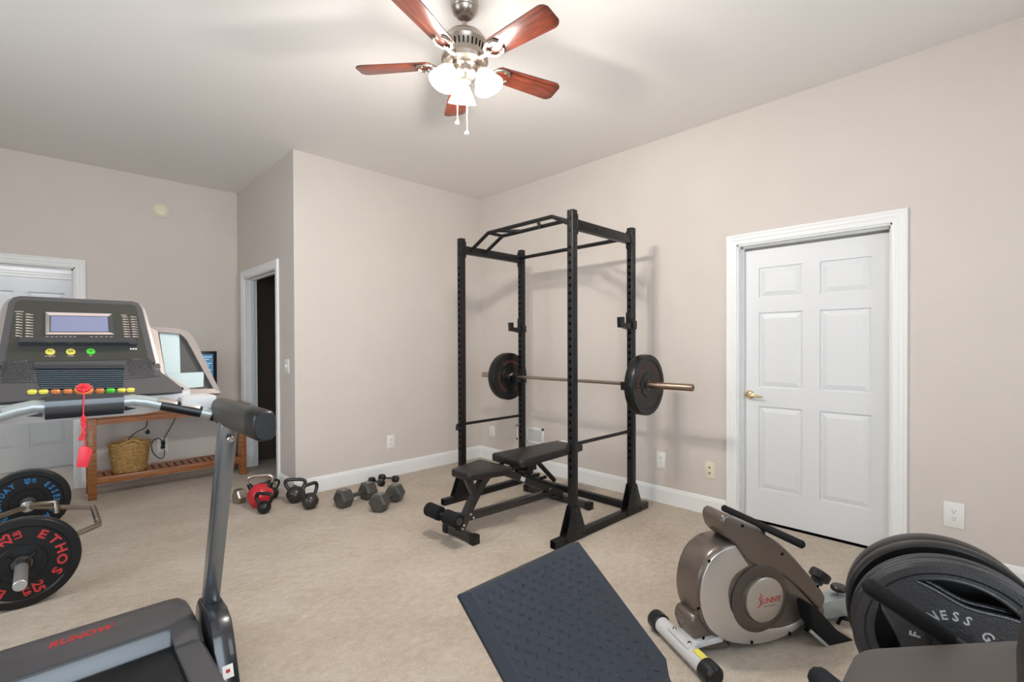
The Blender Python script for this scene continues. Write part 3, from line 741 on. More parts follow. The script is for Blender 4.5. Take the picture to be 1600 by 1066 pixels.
tn.part('back_hinge', G().box((2.4, BY-0.07, 0.385), (2.5, BY-0.055, 0.42)).box((2.4, BY+0.055, 0.385), (2.5, BY+0.07, 0.42)).cyl(S_(2.41, 0.40, BY-0.08), S_(2.41, 0.40, BY+0.08), 0.009).box((2.6, BY-0.1, 0.36), (2.7, BY+0.1, 0.422), 0.004), BLKM)
# roller arm and foam rollers
tn.part('roller_post', G().beam(S_(2.10, 0.115), S_(1.915, 0.178), 0.045, 0.055).cyl(S_(1.895, 0.186, BY-0.17), S_(1.895, 0.186, BY+0.17), 0.012), BLKM2)
for s in (-1, 1):
    fr = tn.part('foam_roller', G().lathe([(0.012, 0), (0.040, 0), (0.047, 0.006), (0.047, 0.134), (0.040, 0.14), (0.012, 0.14)], S_(1.895, 0.186, BY+s*0.03), (0, s, 0), 32), FOAM)
    tn.part('end_cap', G().lathe([(0, 0.139), (0.026, 0.139), (0.024, 0.146), (0, 0.147)], S_(1.895, 0.186, BY+s*0.03), (0, s, 0), 20), BLKM2, fr)
for x, z in ((2.035, 0.06), (2.045, 0.085), (2.105, 0.145), (2.13, 0.115)):
    for s in (-1, 1): tn.part('bolt', G().lathe([(0, 0), (0.011, 0), (0.011, 0.006), (0.006, 0.012), (0, 0.013)], S_(x, z, BY+s*0.027), (0, s, 0), 12), CHROME)
tn.part('bolt', G().lathe([(0, 0), (0.011, 0), (0.011, 0.006), (0, 0.009)], S_(2.93, 0.145, BY-0.027), (0, -1, 0), 12), CHROME)

# ================================================================== FLOOR WEIGHTS
def kettlebell(label, loc, R, hh, hw_, rz, m, hm=None, tube=0.014, squash=1.0, horns=None, group='kettlebells on the carpet'):
    t = Thing('kettlebell', label, 'kettlebell', loc, rz, group, local=True)
    zc = R*0.92
    pr = [(0, 0), (R*0.55, 0), (R*0.62, R*0.05)]
    for j in range(1, 15):
        a = radians(-55+j*(145/14)); pr.append((R*cos(a), zc+R*sin(a)*squash))
    pr[-1] = (0, zc+R*squash)
    t.part('bell', G().lathe(pr, (0, 0, 0), (0, 0, 1), 36), m, sharp=50)
    top = hh; zr = zc+R*0.72
    pts = [(-hw_*0.62, 0, zr-R*0.15), (-hw_*0.98, 0, zr+(top-zr)*0.35), (-hw_*1.0, 0, zr+(top-zr)*0.7), (-hw_*0.7, 0, top-tube), (0, 0, top-tube), (hw_*0.7, 0, top-tube), (hw_*1.0, 0, zr+(top-zr)*0.7), (hw_*0.98, 0, zr+(top-zr)*0.35), (hw_*0.62, 0, zr-R*0.15)]
    t.part('handle', G().tube(pts, tube, 14, smooth=2), hm or m, sharp=60)
    if horns:
        for s in (-1, 1): t.part('horn', G().cyl((s*hw_*0.6, 0, zr-R*0.25), (s*hw_*0.92, 0, zr+(top-zr)*0.3), tube*1.9, tube*1.35, bev=0.004), horns)
    return t
KR = atZ(398, 797); ang = YAW-pi/2
kettlebell('large red kettlebell with chrome handle near the closet doorway', (1.263, 4.255, 0), 0.098, 0.265, 0.093, ang+0.32, RED, CHROME, 0.0125, horns=RUBBER)
kettlebell('small black kettlebell in front of the red kettlebell', (1.233, 4.062, 0), 0.051, 0.168, 0.066, ang-0.1, CASTB, tube=0.013)
kettlebell('dark grey kettlebell with wide handle at the wall corner', (1.508, 4.165, 0), 0.071, 0.205, 0.082, ang+0.05, CASTG, tube=0.0145)
kettlebell('dark grey kettlebell turned edge-on beside the baseboard end', (1.535, 3.92, 0), 0.066, 0.212, 0.07, ang+1.15, CASTG, tube=0.0145)
kettlebell('small black kettlebell half hidden behind the red kettlebell', (1.40, 4.40, 0), 0.052, 0.165, 0.06, ang+0.9, CASTB, tube=0.010)

def hexbell(label, a, b, af, hl, m, hm, group, lab=True, wgt='50'):
    """hex dumbbell: a, b floor points under the two heads' centres, af across flats, hl head length"""
    a = V((a[0], a[1], 0)); b = V((b[0], b[1], 0)); c = (a+b)/2; d = (b-a); L_ = d.length; rz = atan2(d.y, d.x)
    t = Thing('dumbbell', label, 'dumbbell', c, rz, group, local=True)
    ap = af/2; R = ap/cos(pi/6)
    for s in (-1, 1):
        def hexr(x, k): return [(x, R*k*cos(pi/3*i), ap+R*k*sin(pi/3*i)) for i in range(6)]
        x0, x1 = s*(L_/2-hl/2), s*(L_/2+hl/2)
        e = hl*0.14*s
        hd = t.part('hex_head', G().loft([hexr(x0, 0.80), hexr(x0+e, 1), hexr(x1-e, 1), hexr(x1, 0.80)]), m, sharp=15)
        if lab:
            g = G()
            Mt = frame((s*L_/2, 0, af+0.0002), (cos(-pi/2), sin(-pi/2), 0), (1, 0, 0))
            g.mesh(text_mesh(wgt, af*0.24, 0.0004), Mt)
            t.part('weight_number', g, LIGHTG, hd, stuff=True)
    t.part('handle', G().lathe([(0.8, 0), (1.15, 0.25), (1.2, 0.5), (1.15, 0.75), (0.8, 1)], (0, 0, 0), (0, 0, 1), 8) if False else
           G().lathe([(0, -(L_/2-hl/2+0.004)), (af*0.10, -(L_/2-hl/2+0.004)), (af*0.125, -L_*0.12), (af*0.13, 0), (af*0.125, L_*0.12), (af*0.10, L_/2-hl/2+0.004), (0, L_/2-hl/2+0.004)], (0, 0, ap), (1, 0, 0), 20), hm)
    return t
gl = 'hex dumbbells on the carpet'
hexbell('large grey hex dumbbell lying parallel to the baseboard', (1.745, 3.765), (1.985, 3.815), 0.140, 0.105, HEXG, HEXG, gl)
hexbell('large grey hex dumbbell lying nearest the bench', (1.905, 3.47), (2.12, 3.60), 0.136, 0.105, HEXG, HEXG, gl)
hexbell('small black hex dumbbell nearer the big dumbbells', (2.235, 4.215), (2.255, 4.075), 0.058, 0.055, CASTB, CASTB, gl, False)
hexbell('small black hex dumbbell next to the baseboard', (2.355, 4.24), (2.42, 4.10), 0.058, 0.055, CASTB, CASTB, gl, False)
hexbell('chrome grey hex dumbbell left of the red kettlebell', (1.165, 4.47), (1.37, 4.52), 0.115, 0.07, STEEL, STEEL, gl, False)

# ================================================================== TRAP BAR
TX, TZ = -0.085, 0.225
tt = Thing('trap_bar', 'silver hex trap bar on the floor loaded with bumper plates', 'barbell', (TX, 4.1, 0))
ty0, ty1 = 3.46, 4.72
ym = (ty0+ty1)/2
xr_, xl_ = 0.235, -0.40
hexp = [(TX, ty0+0.08), (xr_, ym-0.22), (xr_, ym+0.22), (TX, ty1-0.08), (xl_, ym+0.22), (xl_, ym-0.22)]
tt.part('hex_frame', G().tube([(x, y, TZ) for x, y in hexp], 0.0165, 12, closed=True), STEEL)
for y0, y1 in ((ty0+0.10, 3.13), (ty1-0.10, 5.12)):
    s = 1 if y1 > y0 else -1
    sl = tt.part('sleeve', G().lathe([(0, 0), (0.0247, 0), (0.0247, abs(y1-y0)-0.003), (0.022, abs(y1-y0)), (0, abs(y1-y0))], (TX, y0, TZ), (0, s, 0), 28), ZINC)
    tt.part('collar', G().lathe([(0.024, 0.02), (0.038, 0.022), (0.04, 0.05), (0.0245, 0.052)], (TX, y0, TZ), (0, s, 0), 28), CHROME, sl)
for x in (xr_, xl_):
    tt.part('knurled_grip', G().cyl((x, ym-0.14, TZ), (x, ym+0.14, TZ), 0.0172), NICKEL)
tt.part('handle_stub', G().tube([(TX+0.02, ty1-0.12, TZ+0.02), (TX+0.14, ty1-0.26, TZ+0.045), (TX+0.14, ty1-0.265, TZ-0.03)], 0.0145, 12), STEEL)
bumper('bumper_plate', 'black bumper plate with red lettering at the near end of the trap bar', (TX, 3.47, TZ), (0, -1, 0), th=0.06,
       texts=[('ETHOS', 76, 0.056, 1.2, 0.147), ('ETHOS', 256, 0.056, 1.2, 0.147)], blocks=[('25', 'LB', -14, 0.145, 1.0), ('25', 'LB', 166, 0.145, 1.0)], tm=REDT, both=False)
bumper('bumper_plate', 'black bumper plate with blue lettering at the far end of the trap bar', (TX, 4.80, TZ), (0, -1, 0), th=0.08,
       texts=[('EVERYDAY', -80, 0.048, 0.85, 0.145), ('ESSENTIALS', 104, 0.048, 0.85, 0.145)], blocks=[('45', 'LB', 6, 0.148, 0.72)], tm=BLUET, both=False)
tc_ = Thing('spring_collar', 'dark spring clip on the near trap bar sleeve', 'collar', (TX, 3.42, TZ))
tc_.part('coil', G().tube([(TX+0.029*cos(a), 3.432-0.0035*a, TZ+0.029*sin(a)) for a in [i*pi/9 for i in range(50)]], 0.003, 6), CASTB)
for s in (-1, 1): tc_.part('grip_tab', G().cyl((TX+s*0.03, 3.41, TZ+0.03), (TX+s*0.05, 3.405, TZ+0.055), 0.006), CASTB)

# ================================================================== CONSOLE TABLE
ta0, ta1, tyf, tyb, tz = 0.265, 1.485, 5.43, 5.76, 0.725
tt2 = Thing('console_table', 'reddish brown wooden console table with slatted shelf against the far wall', 'table', ((ta0+ta1)/2, 5.6, 0))
tt2.part('table_top', G().box((ta0-0.015, tyf-0.015, tz-0.028), (ta1+0.03, tyb+0.015, tz), 0.003), TABLEW)
tt2.part('apron', G().box((ta0+0.05, tyf+0.01, tz-0.085), (ta1-0.05, tyf+0.03, tz-0.028)).box((ta0+0.05, tyb-0.03, tz-0.085), (ta1-0.05, tyb-0.01, tz-0.028)), TABLEW)
for x in (ta0, ta1-0.055):
    for y in (tyf, tyb-0.05): tt2.part('leg', G().box((x, y, 0), (x+0.055, y+0.05, tz-0.028), 0.002), TABLEW)
tt2.part('shelf_rail', G().box((ta0+0.055, tyf+0.004, 0.125), (ta1-0.055, tyf+0.034, 0.185), 0.002), TABLEW)
tt2.part('shelf_rail', G().box((ta0+0.055, tyb-0.034, 0.125), (ta1-0.055, tyb-0.004, 0.185), 0.002), TABLEW)
n = 19
for k in range(n):
    x = ta0+0.062+k*(ta1-ta0-0.124-0.044)/(n-1)
    tt2.part('shelf_slat', G().box((x, tyf+0.034, 0.165), (x+0.040, tyb-0.034, 0.18), 0.0015), TABLEW)
# basket
pb = (0.56, 5.60); tw_ = Thing('wicker_basket', 'round tan wicker basket on the slatted shelf of the console table', 'basket', (pb[0], pb[1], 0.18))
g = G()
for k in range(16):
    z = 0.188+k*0.0165; r = 0.098+0.026*(k/15.0)
    pts = []
    for i in range(48):
        a = 2*pi*i/48; rr = r+0.0035*(1 if (i//2+k) % 2 else -1)
        pts.append((pb[0]+1.18*rr*cos(a), pb[1]+rr*sin(a), z+0.002*sin(6*a)))
    g.tube(pts, 0.0088, 6, closed=True)
tw_.part('weave', g, WICKER, sharp=60, stuff=True)
tw_.part('bottom', G().lathe([(0, 0.181), (0.1, 0.181), (0.1, 0.19), (0, 0.19)], (pb[0], pb[1], 0), (0, 0, 1), 28), WICKER)
for s in (-1, 1):
    pts = [(pb[0]+1.2*0.124*cos(a), pb[1]+s*0.124*1.0, 0.44+0.028*sin(pi*j/8)) for j, a in enumerate([radians(120-60*i/8*1.0) for i in range(9)])]
    tw_.part('handle', G().tube(pts, 0.009, 8), WICKER)
# monitor on the table
tm_ = Thing('monitor', 'black framed monitor standing on the console table behind the treadmill', 'monitor', (1.06, 5.66, tz))
mx0, mx1, mz0, mz1, my = 0.86, 1.272, 0.86, 1.262, 5.63
bz = tm_.part('casing', G().box((mx0, my, mz0), (mx1, my+0.03, mz1), 0.004), TDARK)
tm_.part('screen', G().box((mx0+0.035, my-0.0012, mz0+0.05), (mx1-0.035, my+0.001, mz1-0.03)), SCREEN)
g = G()
for k in range(9): g.box((mx1-0.25, my-0.0018, mz1-0.06-k*0.022), (mx1-0.05-0.02*(k % 3), my-0.0012, mz1-0.054-k*0.022))
tm_.part('screen_text', g, SCRLN, stuff=True)
tm_.part('stand', G().box((1.03, my+0.01, tz+0.01), (1.10, my+0.04, mz0+0.02), 0.003).box((0.94, my-0.06, tz), (1.19, my+0.09, tz+0.012), 0.004), TDARK)
# cords
def cord(label, pts, r=0.0042, plug=None):
    t = Thing('power_cable', label, 'cord', pts[-1])
    t.part('cable', G().tube(pts, r, 8, smooth=3), CORDB)
    if plug is not None: t.part('plug', G().cbox(plug, (0.034, 0.03, 0.03), 0.005).cyl(V(plug)+V((0, -0.012, 0.012)), V(plug)+V((0, -0.03, 0.03)), 0.008), CORDB)
yo = YF-0.03
cord('black power cord hanging from the table to the outlet', [(0.985, 5.8, 0.71), (0.965, 5.86, 0.62), (0.93, 5.93, 0.50), (0.885, 5.955, 0.41), (0.868, 5.955, 0.36)], plug=(0.866, YF-0.026, 0.330))
cord('looped black power cord drooping from the outlet to the shelf', [(0.862, 5.955, 0.29), (0.84, 5.93, 0.40), (0.76, 5.90, 0.38), (0.76, 5.89, 0.27), (0.82, 5.88, 0.19), (0.86, 5.88, 0.20), (0.87, 5.93, 0.27)], plug=(0.864, YF-0.026, 0.290))
cord('black power cord trailing into the wicker basket', [(0.715, 5.8, 0.71), (0.715, 5.79, 0.6), (0.705, 5.76, 0.53), (0.64, 5.72, 0.52), (0.56, 5.65, 0.47), (0.54, 5.60, 0.42)], plug=(0.712, 5.757, 0.487))

# ================================================================== TREADMILL
CX = 0.10
tm = Thing('treadmill', 'grey folding treadmill with console and handrails at the near side of the room', 'treadmill', (CX, 1.6, 0))
n1 = V((0, -0.207, 0.12)).normalized(); u1 = V((0, 0.12, 0.207)).normalized(); q1 = V((0, 2.30, 1.268))
n2 = V((0, -0.105, 0.11)).normalized(); u2 = V((0, 0.11, 0.105)).normalized(); q2 = V((0, 2.295, 1.266))
def p1(x, y, d=0.0): return atP(x, y, q1+n1*d, n1)
def p2(x, y, d=0.0): return atP(x, y, q2+n2*d, n2)
def mir(p): return V((2*CX-p.x, p.y, p.z))
# deck
tm.part('deck', G().box((-0.20, 0.78, 0.06), (0.42, 2.3, 0.13), 0.005), TDARK)
tm.part('belt', G().box((-0.135, 0.80, 0.13), (0.345, 2.26, 0.162), 0.002), BELT)
for s in (0, 1):
    x0, x1 = (0.345, 0.437) if s else (2*CX-0.437, 2*CX-0.345)
    pr = [(x0, 0.10), (x0, 0.170), (x0+0.006, 0.178), (x1-0.012, 0.178), (x1, 0.165), (x1, 0.06)]
    tm.part('side_rail', G().loft([[(x, 0.74, z) for x, z in pr], [(x, 2.20, z) for x, z in pr], [(x, 2.24, z+0.02) for x, z in pr]]), TPLAST)
    tm.part('rail_track', G().box((x0-0.002, 0.76, 0.165), (x0+0.006, 2.2, 0.172)), BELT)
# motor hood
def hoodring(x, k=1.0, dy=0.0):
    pr = [(2.58, 0.05), (2.575, 0.15), (2.545, 0.205), (2.48, 0.238), (2.40, 0.246), (2.31, 0.242), (2.268, 0.224), (2.262, 0.178), (2.26, 0.14), (2.30, 0.06)]
    return [(x, 2.4+(y-2.4)*k+dy, 0.05+(z-0.05)*k) for y, z in pr]
tm.part('motor_hood', G().loft([hoodring(-0.245, .8), hoodring(-0.225, .96), hoodring(-0.20), hoodring(0.37), hoodring(0.405, .98), hoodring(0.43, .9, -0.01), hoodring(0.438, 0.8, -0.02)]), TPLAST, sharp=28)
tm.part('hood_step', G().loft([[(x, 2.262, 0.226), (x, 2.226, 0.168), (x, 2.226, 0.15), (x, 2.28, 0.15)] for x in (-0.19, 0.352)]), TDARK)
rail_c = G().loft([[(x, 2.262, 0.224+dz), (x, 2.17, 0.185+dz), (x, 2.17, 0.1), (x, 2.27, 0.1)] for x, dz in ((0.345, 0.004), (0.40, 0.006), (0.437, -0.01))])
tm.part('rail_corner', rail_c, TPLAST)
a_, b_ = atZ(72, 1013, 0.246), atZ(176, 977, 0.246)
Mt = frame(V(((a_.x+b_.x)/2, (a_.y+b_.y)/2, 0.2455)), (1, 0, 0), (0, 1, 0.02))
g = G(); me = text_mesh('RUNOW', 0.072, 0.0006, shear=0.3, bold=0.03); g.mesh(me, Mt @ Matrix.Diagonal((0.62, 0.80, 1, 1)))
tm.part('lettering', g, REDT, stuff=True)
# uprights and boots
for s in (1, -1):
    f = (lambda x: x) if s == 1 else (lambda x: 2*CX-x)
    a = V((f(0.485), 2.33, 0.14)); b = V((f(0.485), 1.985, 1.06))
    tm.part('upright', G().beam(a, b, 0.052, 0.056, (1, 0, 0), 0.006), UPR)
    pr = [(2.42, 0.0), (2.42, 0.12), (2.385, 0.225), (2.34, 0.265), (2.20, 0.262), (2.135, 0.238), (2.105, 0.195), (2.02, 0.03), (2.01, 0.0)]
    bt = tm.part('base_boot', G().prism([(f(0.452), y, z) for y, z in pr], (s*0.075, 0, 0), 0.008), TDARK, sharp=40)
    if s == 1:
        Ms = frame((0.4895, 2.055, 0.1025), (1, 0, 0), (0, 0.085, 0.165)) @ Matrix.Translation((0, 0, 0.0015))
        tm.part('sticker', G().cbox((0, -0.02, 0), (0.036, 0.045, 0.0008), 0, Ms), PLATEW, bt)
        tm.part('sticker_mark', G().cbox((0, -0.018, 0.0006), (0.014, 0.012, 0.0006), 0, Ms), REDT, bt)
    # side handrail with rounded end cap
    def sec(y, k, z=1.068, dx=0.0):
        r = []
        for i in range(24):
            t_ = 2*pi*i/24; c, sn = cos(t_), sin(t_)
            r.append((f(0.487+dx+0.034*k*abs(c)**0.6*(1 if c > 0 else -1)), y, z+0.048*k*abs(sn)**0.7*(1 if sn > 0 else -1)))
        return r
    tm.part('handrail', G().loft([sec(2.17, 0.72), sec(2.14, 0.93), sec(2.08, 1.0), sec(1.68, 1.0)]), HRAIL, sharp=50)
    tm.part('end_cap', G().loft([sec(1.68, 1.0), sec(1.60, 1.0), sec(1.588, 0.95), sec(1.583, 0.85)]), CASTB, sharp=30)
    tm.part('bolt', G().lathe([(0, 0), (0.012, 0), (0.010, 0.006), (0, 0.008)], V((f(0.487), 2.006-0.034, 0.975)), (0, -1, -0.35), 12), CHROME)
    # handlebar tubes, sensor grip
    hb = [V((f(0.19), 2.15, 1.122)), V((f(0.225), 2.15, 1.125)), V((f(0.262), 2.145, 1.118)), V((f(0.36), 2.125, 1.088)), V((f(0.465), 2.10, 1.055))]
    tm.part('handlebar', G().tube(hb, 0.0205, 14), TUBE)
    gp = tm.part('sensor_grip', G().cyl(hb[2]+(hb[3]-hb[2])*0.45, hb[3]+(hb[4]-hb[3])*0.62, 0.0228, seg=24, bev=0.002), CASTB)
    d = (hb[4]-hb[2]).normalized(); o_ = hb[2].lerp(hb[4], 0.45); sd = d.cross(V((0, -0.5, 1))).normalized(); up_ = sd.cross(d)
    if up_.z < 0: up_ = -up_
    up_ = (up_+V((0, -0.25, 0))).normalized()
    for k in (-1, 1):
        tm.part('contact_plate', G().beam(o_+d*(0.036*k-0.03)+up_*0.0205, o_+d*(0.036*k+0.03)+up_*0.0205, 0.022, 0.006, up_, 0.002), CHROME, gp)
    tm.part('grip_boot', G().cyl(hb[4]-d*0.01, hb[4]+d*0.02, 0.027), CASTB)
    tm.part('side_block', G().box((min(f(0.36), f(0.475)), 2.10, 1.065), (max(f(0.36), f(0.475)), 2.24, 1.128), 0.012), TPALE)
# centre bar cover
pr = [(2.185, 1.155), (2.135, 1.155), (2.120, 1.14), (2.118, 1.105), (2.13, 1.082), (2.19, 1.075)]
tm.part('bar_cover', G().loft([[(x, y, z) for y, z in pr] for x in (CX-0.098, CX+0.098)]), TDARK)
# belly of the console
br = lambda x, k: [(x, 2.18, 1.145), (x, 2.165, 1.10+0.03*(1-k)), (x, 2.21, 1.066+0.05*(1-k)), (x, 2.38, 1.09+0.03*(1-k)), (x, 2.42, 1.13), (x, 2.3, 1.15)]
tm.part('console_belly', G().loft([br(CX-0.30, 0), br(CX-0.24, 0.8), br(CX-0.16, 1), br(CX+0.16, 1), br(CX+0.24, 0.8), br(CX+0.30, 0)]), TPALE, sharp=40)
# upper console body: charcoal front rim, flared silver shell behind
def sym(pts): return pts+[mir(p) for p in pts[::-1]]
rim = [p1(128, 463), p1(207, 471), p1(216, 474), p1(222, 482), p1(243, 566)]
rimb = sym(rim[1:])
tm.part('console_rim', G().loft([[p-n1*0.03 for p in rimb], rimb]), TPLAST, sharp=30)
back = [V((CX+(p.x-CX)*1.11, p.y, p.z+0.003))-n1*0.055 for p in rimb]
mid_ = [V((CX+(p.x-CX)*1.065, p.y, p.z+0.004))-n1*0.018 for p in rimb]
tm.part('console_shell', G().loft([back, mid_, [p-n1*0.012 for p in rimb]]), TSILV, sharp=40)
gl_ = [p1(206, 476.5, .002), p1(213, 480, .002), p1(232, 561.5, .002)]
tm.part('console_glass', G().loft([[p-n1*0.003 for p in sym(gl_)], sym(gl_)]), TGLASS, sharp=20)
# lcd with bevelled silver bezel
oc = [p1(71, 489, .002), p1(175, 491.5, .002), p1(178.5, 523.5, .002), p1(71, 523.5, .002)]
ic = [p1(79.5, 494.5, -.001), p1(168, 496, -.001), p1(169.5, 519, -.001), p1(79, 519, -.001)]
for i in range(4):
    j = (i+1) % 4
    tm.part('lcd_bezel', G().loft([[oc[i], oc[j], ic[j], ic[i]], [oc[i]+n1*0.005, oc[j]+n1*0.005, ic[j]+n1*0.0015, ic[i]+n1*0.0015]]), PINKW if i in (0, 2) else TPLAST, sharp=5)
tm.part('lcd_screen', G().loft([[p+n1*0.0012 for p in ic], [p+n1*0.0032 for p in ic]]), LCD, sharp=5)
# reading ledge
la, lb, lc, ld = p1(31, 529, .002), p1(211, 529.5, .002), p1(213, 541, .002), p1(30, 541, .002)
tm.part('reading_ledge', G().loft([[la, lb, lc, ld], [la+n1*0.01, lb+n1*0.01, lc+n1*0.028, ld+n1*0.028]]), TDARK, sharp=10)
# printed program lists
g = G()
Mp = frame(V((0, 0, 0)), (1, 0, 0), u1)
def dash(x, y, w, h=0.0022):
    c = p1(x, y, .0024); g.prism([c+V((-w/2, 0, 0))-u1*h/2, c+V((w/2, 0, 0))-u1*h/2, c+V((w/2, 0, 0))+u1*h/2, c+V((-w/2, 0, 0))+u1*h/2], n1*0.0004)
for k in range(9):
    y = 490.5+k*4.3
    dash(28.2-k*0.15, y, 0.009, 0.0032); dash(33.5-k*0.12, y+0.8, 0.006, 0.0022)
    dash(43.5-k*0.06, y+0.8, 0.010, 0.0034); dash(49.2, y+1.4, 0.008, 0.0022)
    y = 495.3+k*3.85
    dash(194+k*0.42, y, 0.012, 0.003); dash(199+k*0.42, y+.3, 0.005, 0.002)
    dash(207+k*0.42, y, 0.012, 0.003); dash(212+k*0.42, y+.5, 0.005, 0.002)
dash(30, 487, 0.022); dash(193.5, 492.5, 0.018)
for x0, x1, n_ in ((74, 117, 7), (143, 174, 5)):
    for k in range(n_): dash(x0+(x1-x0)*k/(n_-1), 526.2, 0.008, 0.0018)
    for k in range(n_): dash(x0+(x1-x0)*k/(n_-1), 528.0, 0.009, 0.0016)
tm.part('program_list', g, PINKW, stuff=True)
for x in (204.5, 208.6, 212.6):
    tm.part('indicator_dot', G().lathe([(0, 0), (0.0032, 0), (0.0032, 0.0012), (0, 0.0012)], p1(x, 545.5, .002), n1, 14), PLATEW)
for x, y, m_, tx, cap in ((78.5, 550, YEL, 'Pr', 'program'), (110.5, 550, YEL, '68', 'mode'), (141.8, 549.5, GRN, 'E', 'set')):
    c = p1(x, y, .002)
    b_ = tm.part('console_button', G().lathe([(0, 0), (0.0128, 0), (0.012, 0.0025), (0, 0.003)], c, n1, 24), m_)
    Mb = frame(c+n1*0.0032, (1, 0, 0), u1)
    tm.part('lettering', G().mesh(text_mesh(tx, 0.013, 0.0003), Mb), TDARK, b_, stuff=True)
    tm.part('caption', G().mesh(text_mesh(cap, 0.0075, 0.0003), frame(p1(x, y+6.3, .0024), (1, 0, 0), u1)), PINKW, b_, stuff=True)
# lower console with speakers, fan and key row
lo = [p2(236, 565), p2(241, 575), p2(262, 589), p2(284, 606), p2(285, 612)]
lob = sym(lo)
tm.part('lower_console', G().loft([[p-n2*0.02 for p in lob], lob]), TPLAST, sharp=25)
lw = [p2(284, 606), p2(292, 613), p2(296, 622)]
for F_ in (lambda p: p, mir):
    a, b, c, d = F_(atY(195, 626, 2.160)), F_(atY(285, 604.5, 2.215)), F_(atY(297, 621, 2.22)), F_(atY(195, 642, 2.165))
    bk = V((0, 0.05, 0))
    tm.part('front_lip', G().loft([[a+bk, b+bk, c+bk, d+bk], [a, b, c, d]]), TDARK, sharp=20)
    tm.part('lip_trim', G().cyl(a, b, 0.0022, seg=8), TSILV)
sp = [p2(206, 560.5, .001), p2(230, 562, .001), p2(232.5, 575, .001), p2(249, 588, .001), p2(197, 592, .001), p2(198, 573, .001)]
for q_ in (sp, [mir(p) for p in sp[::-1]]):
    gr = tm.part('speaker_grille', G().loft([[p-n2*0.001 for p in q_], [p+n2*0.0015 for p in q_]]), TPLAST, sharp=10)
    g = G(); cx_ = sum((p.x for p in q_))/6
    for r_ in range(12):
        for c_ in range(9):
            o_ = V((cx_-0.036+c_*0.0085+(0.004 if r_ % 2 else 0), 0, 0)); pp = q2-u2*(0.008+r_*0.0075)+n2*0.0028; o_ = V((o_.x, pp.y, pp.z))
            g.prism([o_+V((-.003, 0, 0)), o_-u2*.003, o_+V((.003, 0, 0)), o_+u2*.003], n2*0.0012)
    tm.part('grille_studs', g, TDARK, gr, stuff=True)
fo = [p2(52.5, 574, .001), p2(194.5, 573.5, .001), p2(192, 608, .001), p2(64, 609.5, .001)]
tm.part('fan_recess', G().loft([[p-n2*0.0006 for p in fo], [p+n2*0.0004 for p in fo]]), HOLE)
fi = lambda t_: (fo[0].lerp(fo[3], t_), fo[1].lerp(fo[2], t_))
a, b = fi(0.0); c, d = fi(0.13)
tm.part('fan_hood', G().loft([[a, b, d, c], [a+n2*0.012, b+n2*0.012, d+n2*0.007, c+n2*0.007]]), TDARK, sharp=10)
for k in range(9):
    a, b = fi(0.18+k*0.095); c, d = fi(0.18+k*0.095+0.032)
    tm.part('fan_slat', G().loft([[a, b, d, c], [a+n2*0.006, b+n2*0.006, d+n2*0.004, c+n2*0.004]]), SLATM, sharp=10)
for x in (93, 158):
    tm.part('fan_rotor', G().lathe([(0.014, 0.0006), (0.036, 0.0006), (0.036, 0.0012), (0.014, 0.0012)], p2(x, 592, 0.0), n2, 28, close=True), TDARK)
for x, m_ in ((50, YEL), (68, YEL), (87, ORA), (106, ORA), (156, ORA), (173, GRN), (190, YEL), (204, YEL)):
    c = p2(x, 609.5-(x-130)*0.018, .003)
    tm.part('key', G().lathe([(0, -0.008), (0.012, -0.008), (0.012, 0), (0.010, 0.002), (0, 0.0025)], c, (0, -0.25, 1), 18), m_)
sk = p2(131, 608.5, .0005)
st_ = tm.part('stop_button', G().lathe([(0, 0), (0.026, 0), (0.024, 0.004), (0, 0.004)], sk, n2, 28), ORA)
# accessory pocket on the right of the console (and its twin on the left)
q3 = V((0, 2.42, 1.27))
def p3(x, y, d=0.0): return atP(x, y, q3+n1*d, n1)
outer = [(233, 510), (283, 514), (295, 519), (304, 530), (325, 573), (345, 614), (300, 616), (255, 596)]
inner = [(247, 518), (281, 521), (287, 525), (293, 532), (315, 573), (334, 607), (297, 607.5), (258, 584)]
for s in (0, 1):
    F_ = mir if s else (lambda p: p)
    O = [F_(p3(*q)) for q in outer]; I = [F_(p3(*q)) for q in inner]
    g = G(); n_ = len(O)
    for i in range(n_):
        j = (i+1) % n_
        g.loft([[O[i]-n1*.025, O[j]-n1*.025, I[j]-n1*.025, I[i]-n1*.025], [O[i], O[j], I[j]-n1*.003, I[i]-n1*.003]])
    pk = tm.part('pocket_frame', g, TSILV, sharp=20)
    tm.part('pocket_back', G().loft([[p-n1*.024 for p in I], [p-n1*.018 for p in I]]), DKPAN, pk, sharp=10)
    A = [F_(p3(*q, -.018)) for q in ((248, 518), (279, 521), (280, 530), (281, 560), (281.5, 584), (258, 585))]  # two pale plates laid over the dark tray
    tm.part('pocket_panel', G().loft([A, [p+n1*.006 for p in A]]), PALET, pk, sharp=60)
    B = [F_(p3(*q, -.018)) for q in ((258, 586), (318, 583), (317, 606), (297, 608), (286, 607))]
    tm.part('pocket_strip', G().loft([B, [p+n1*.010 for p in B]]), PALET, pk, sharp=10)
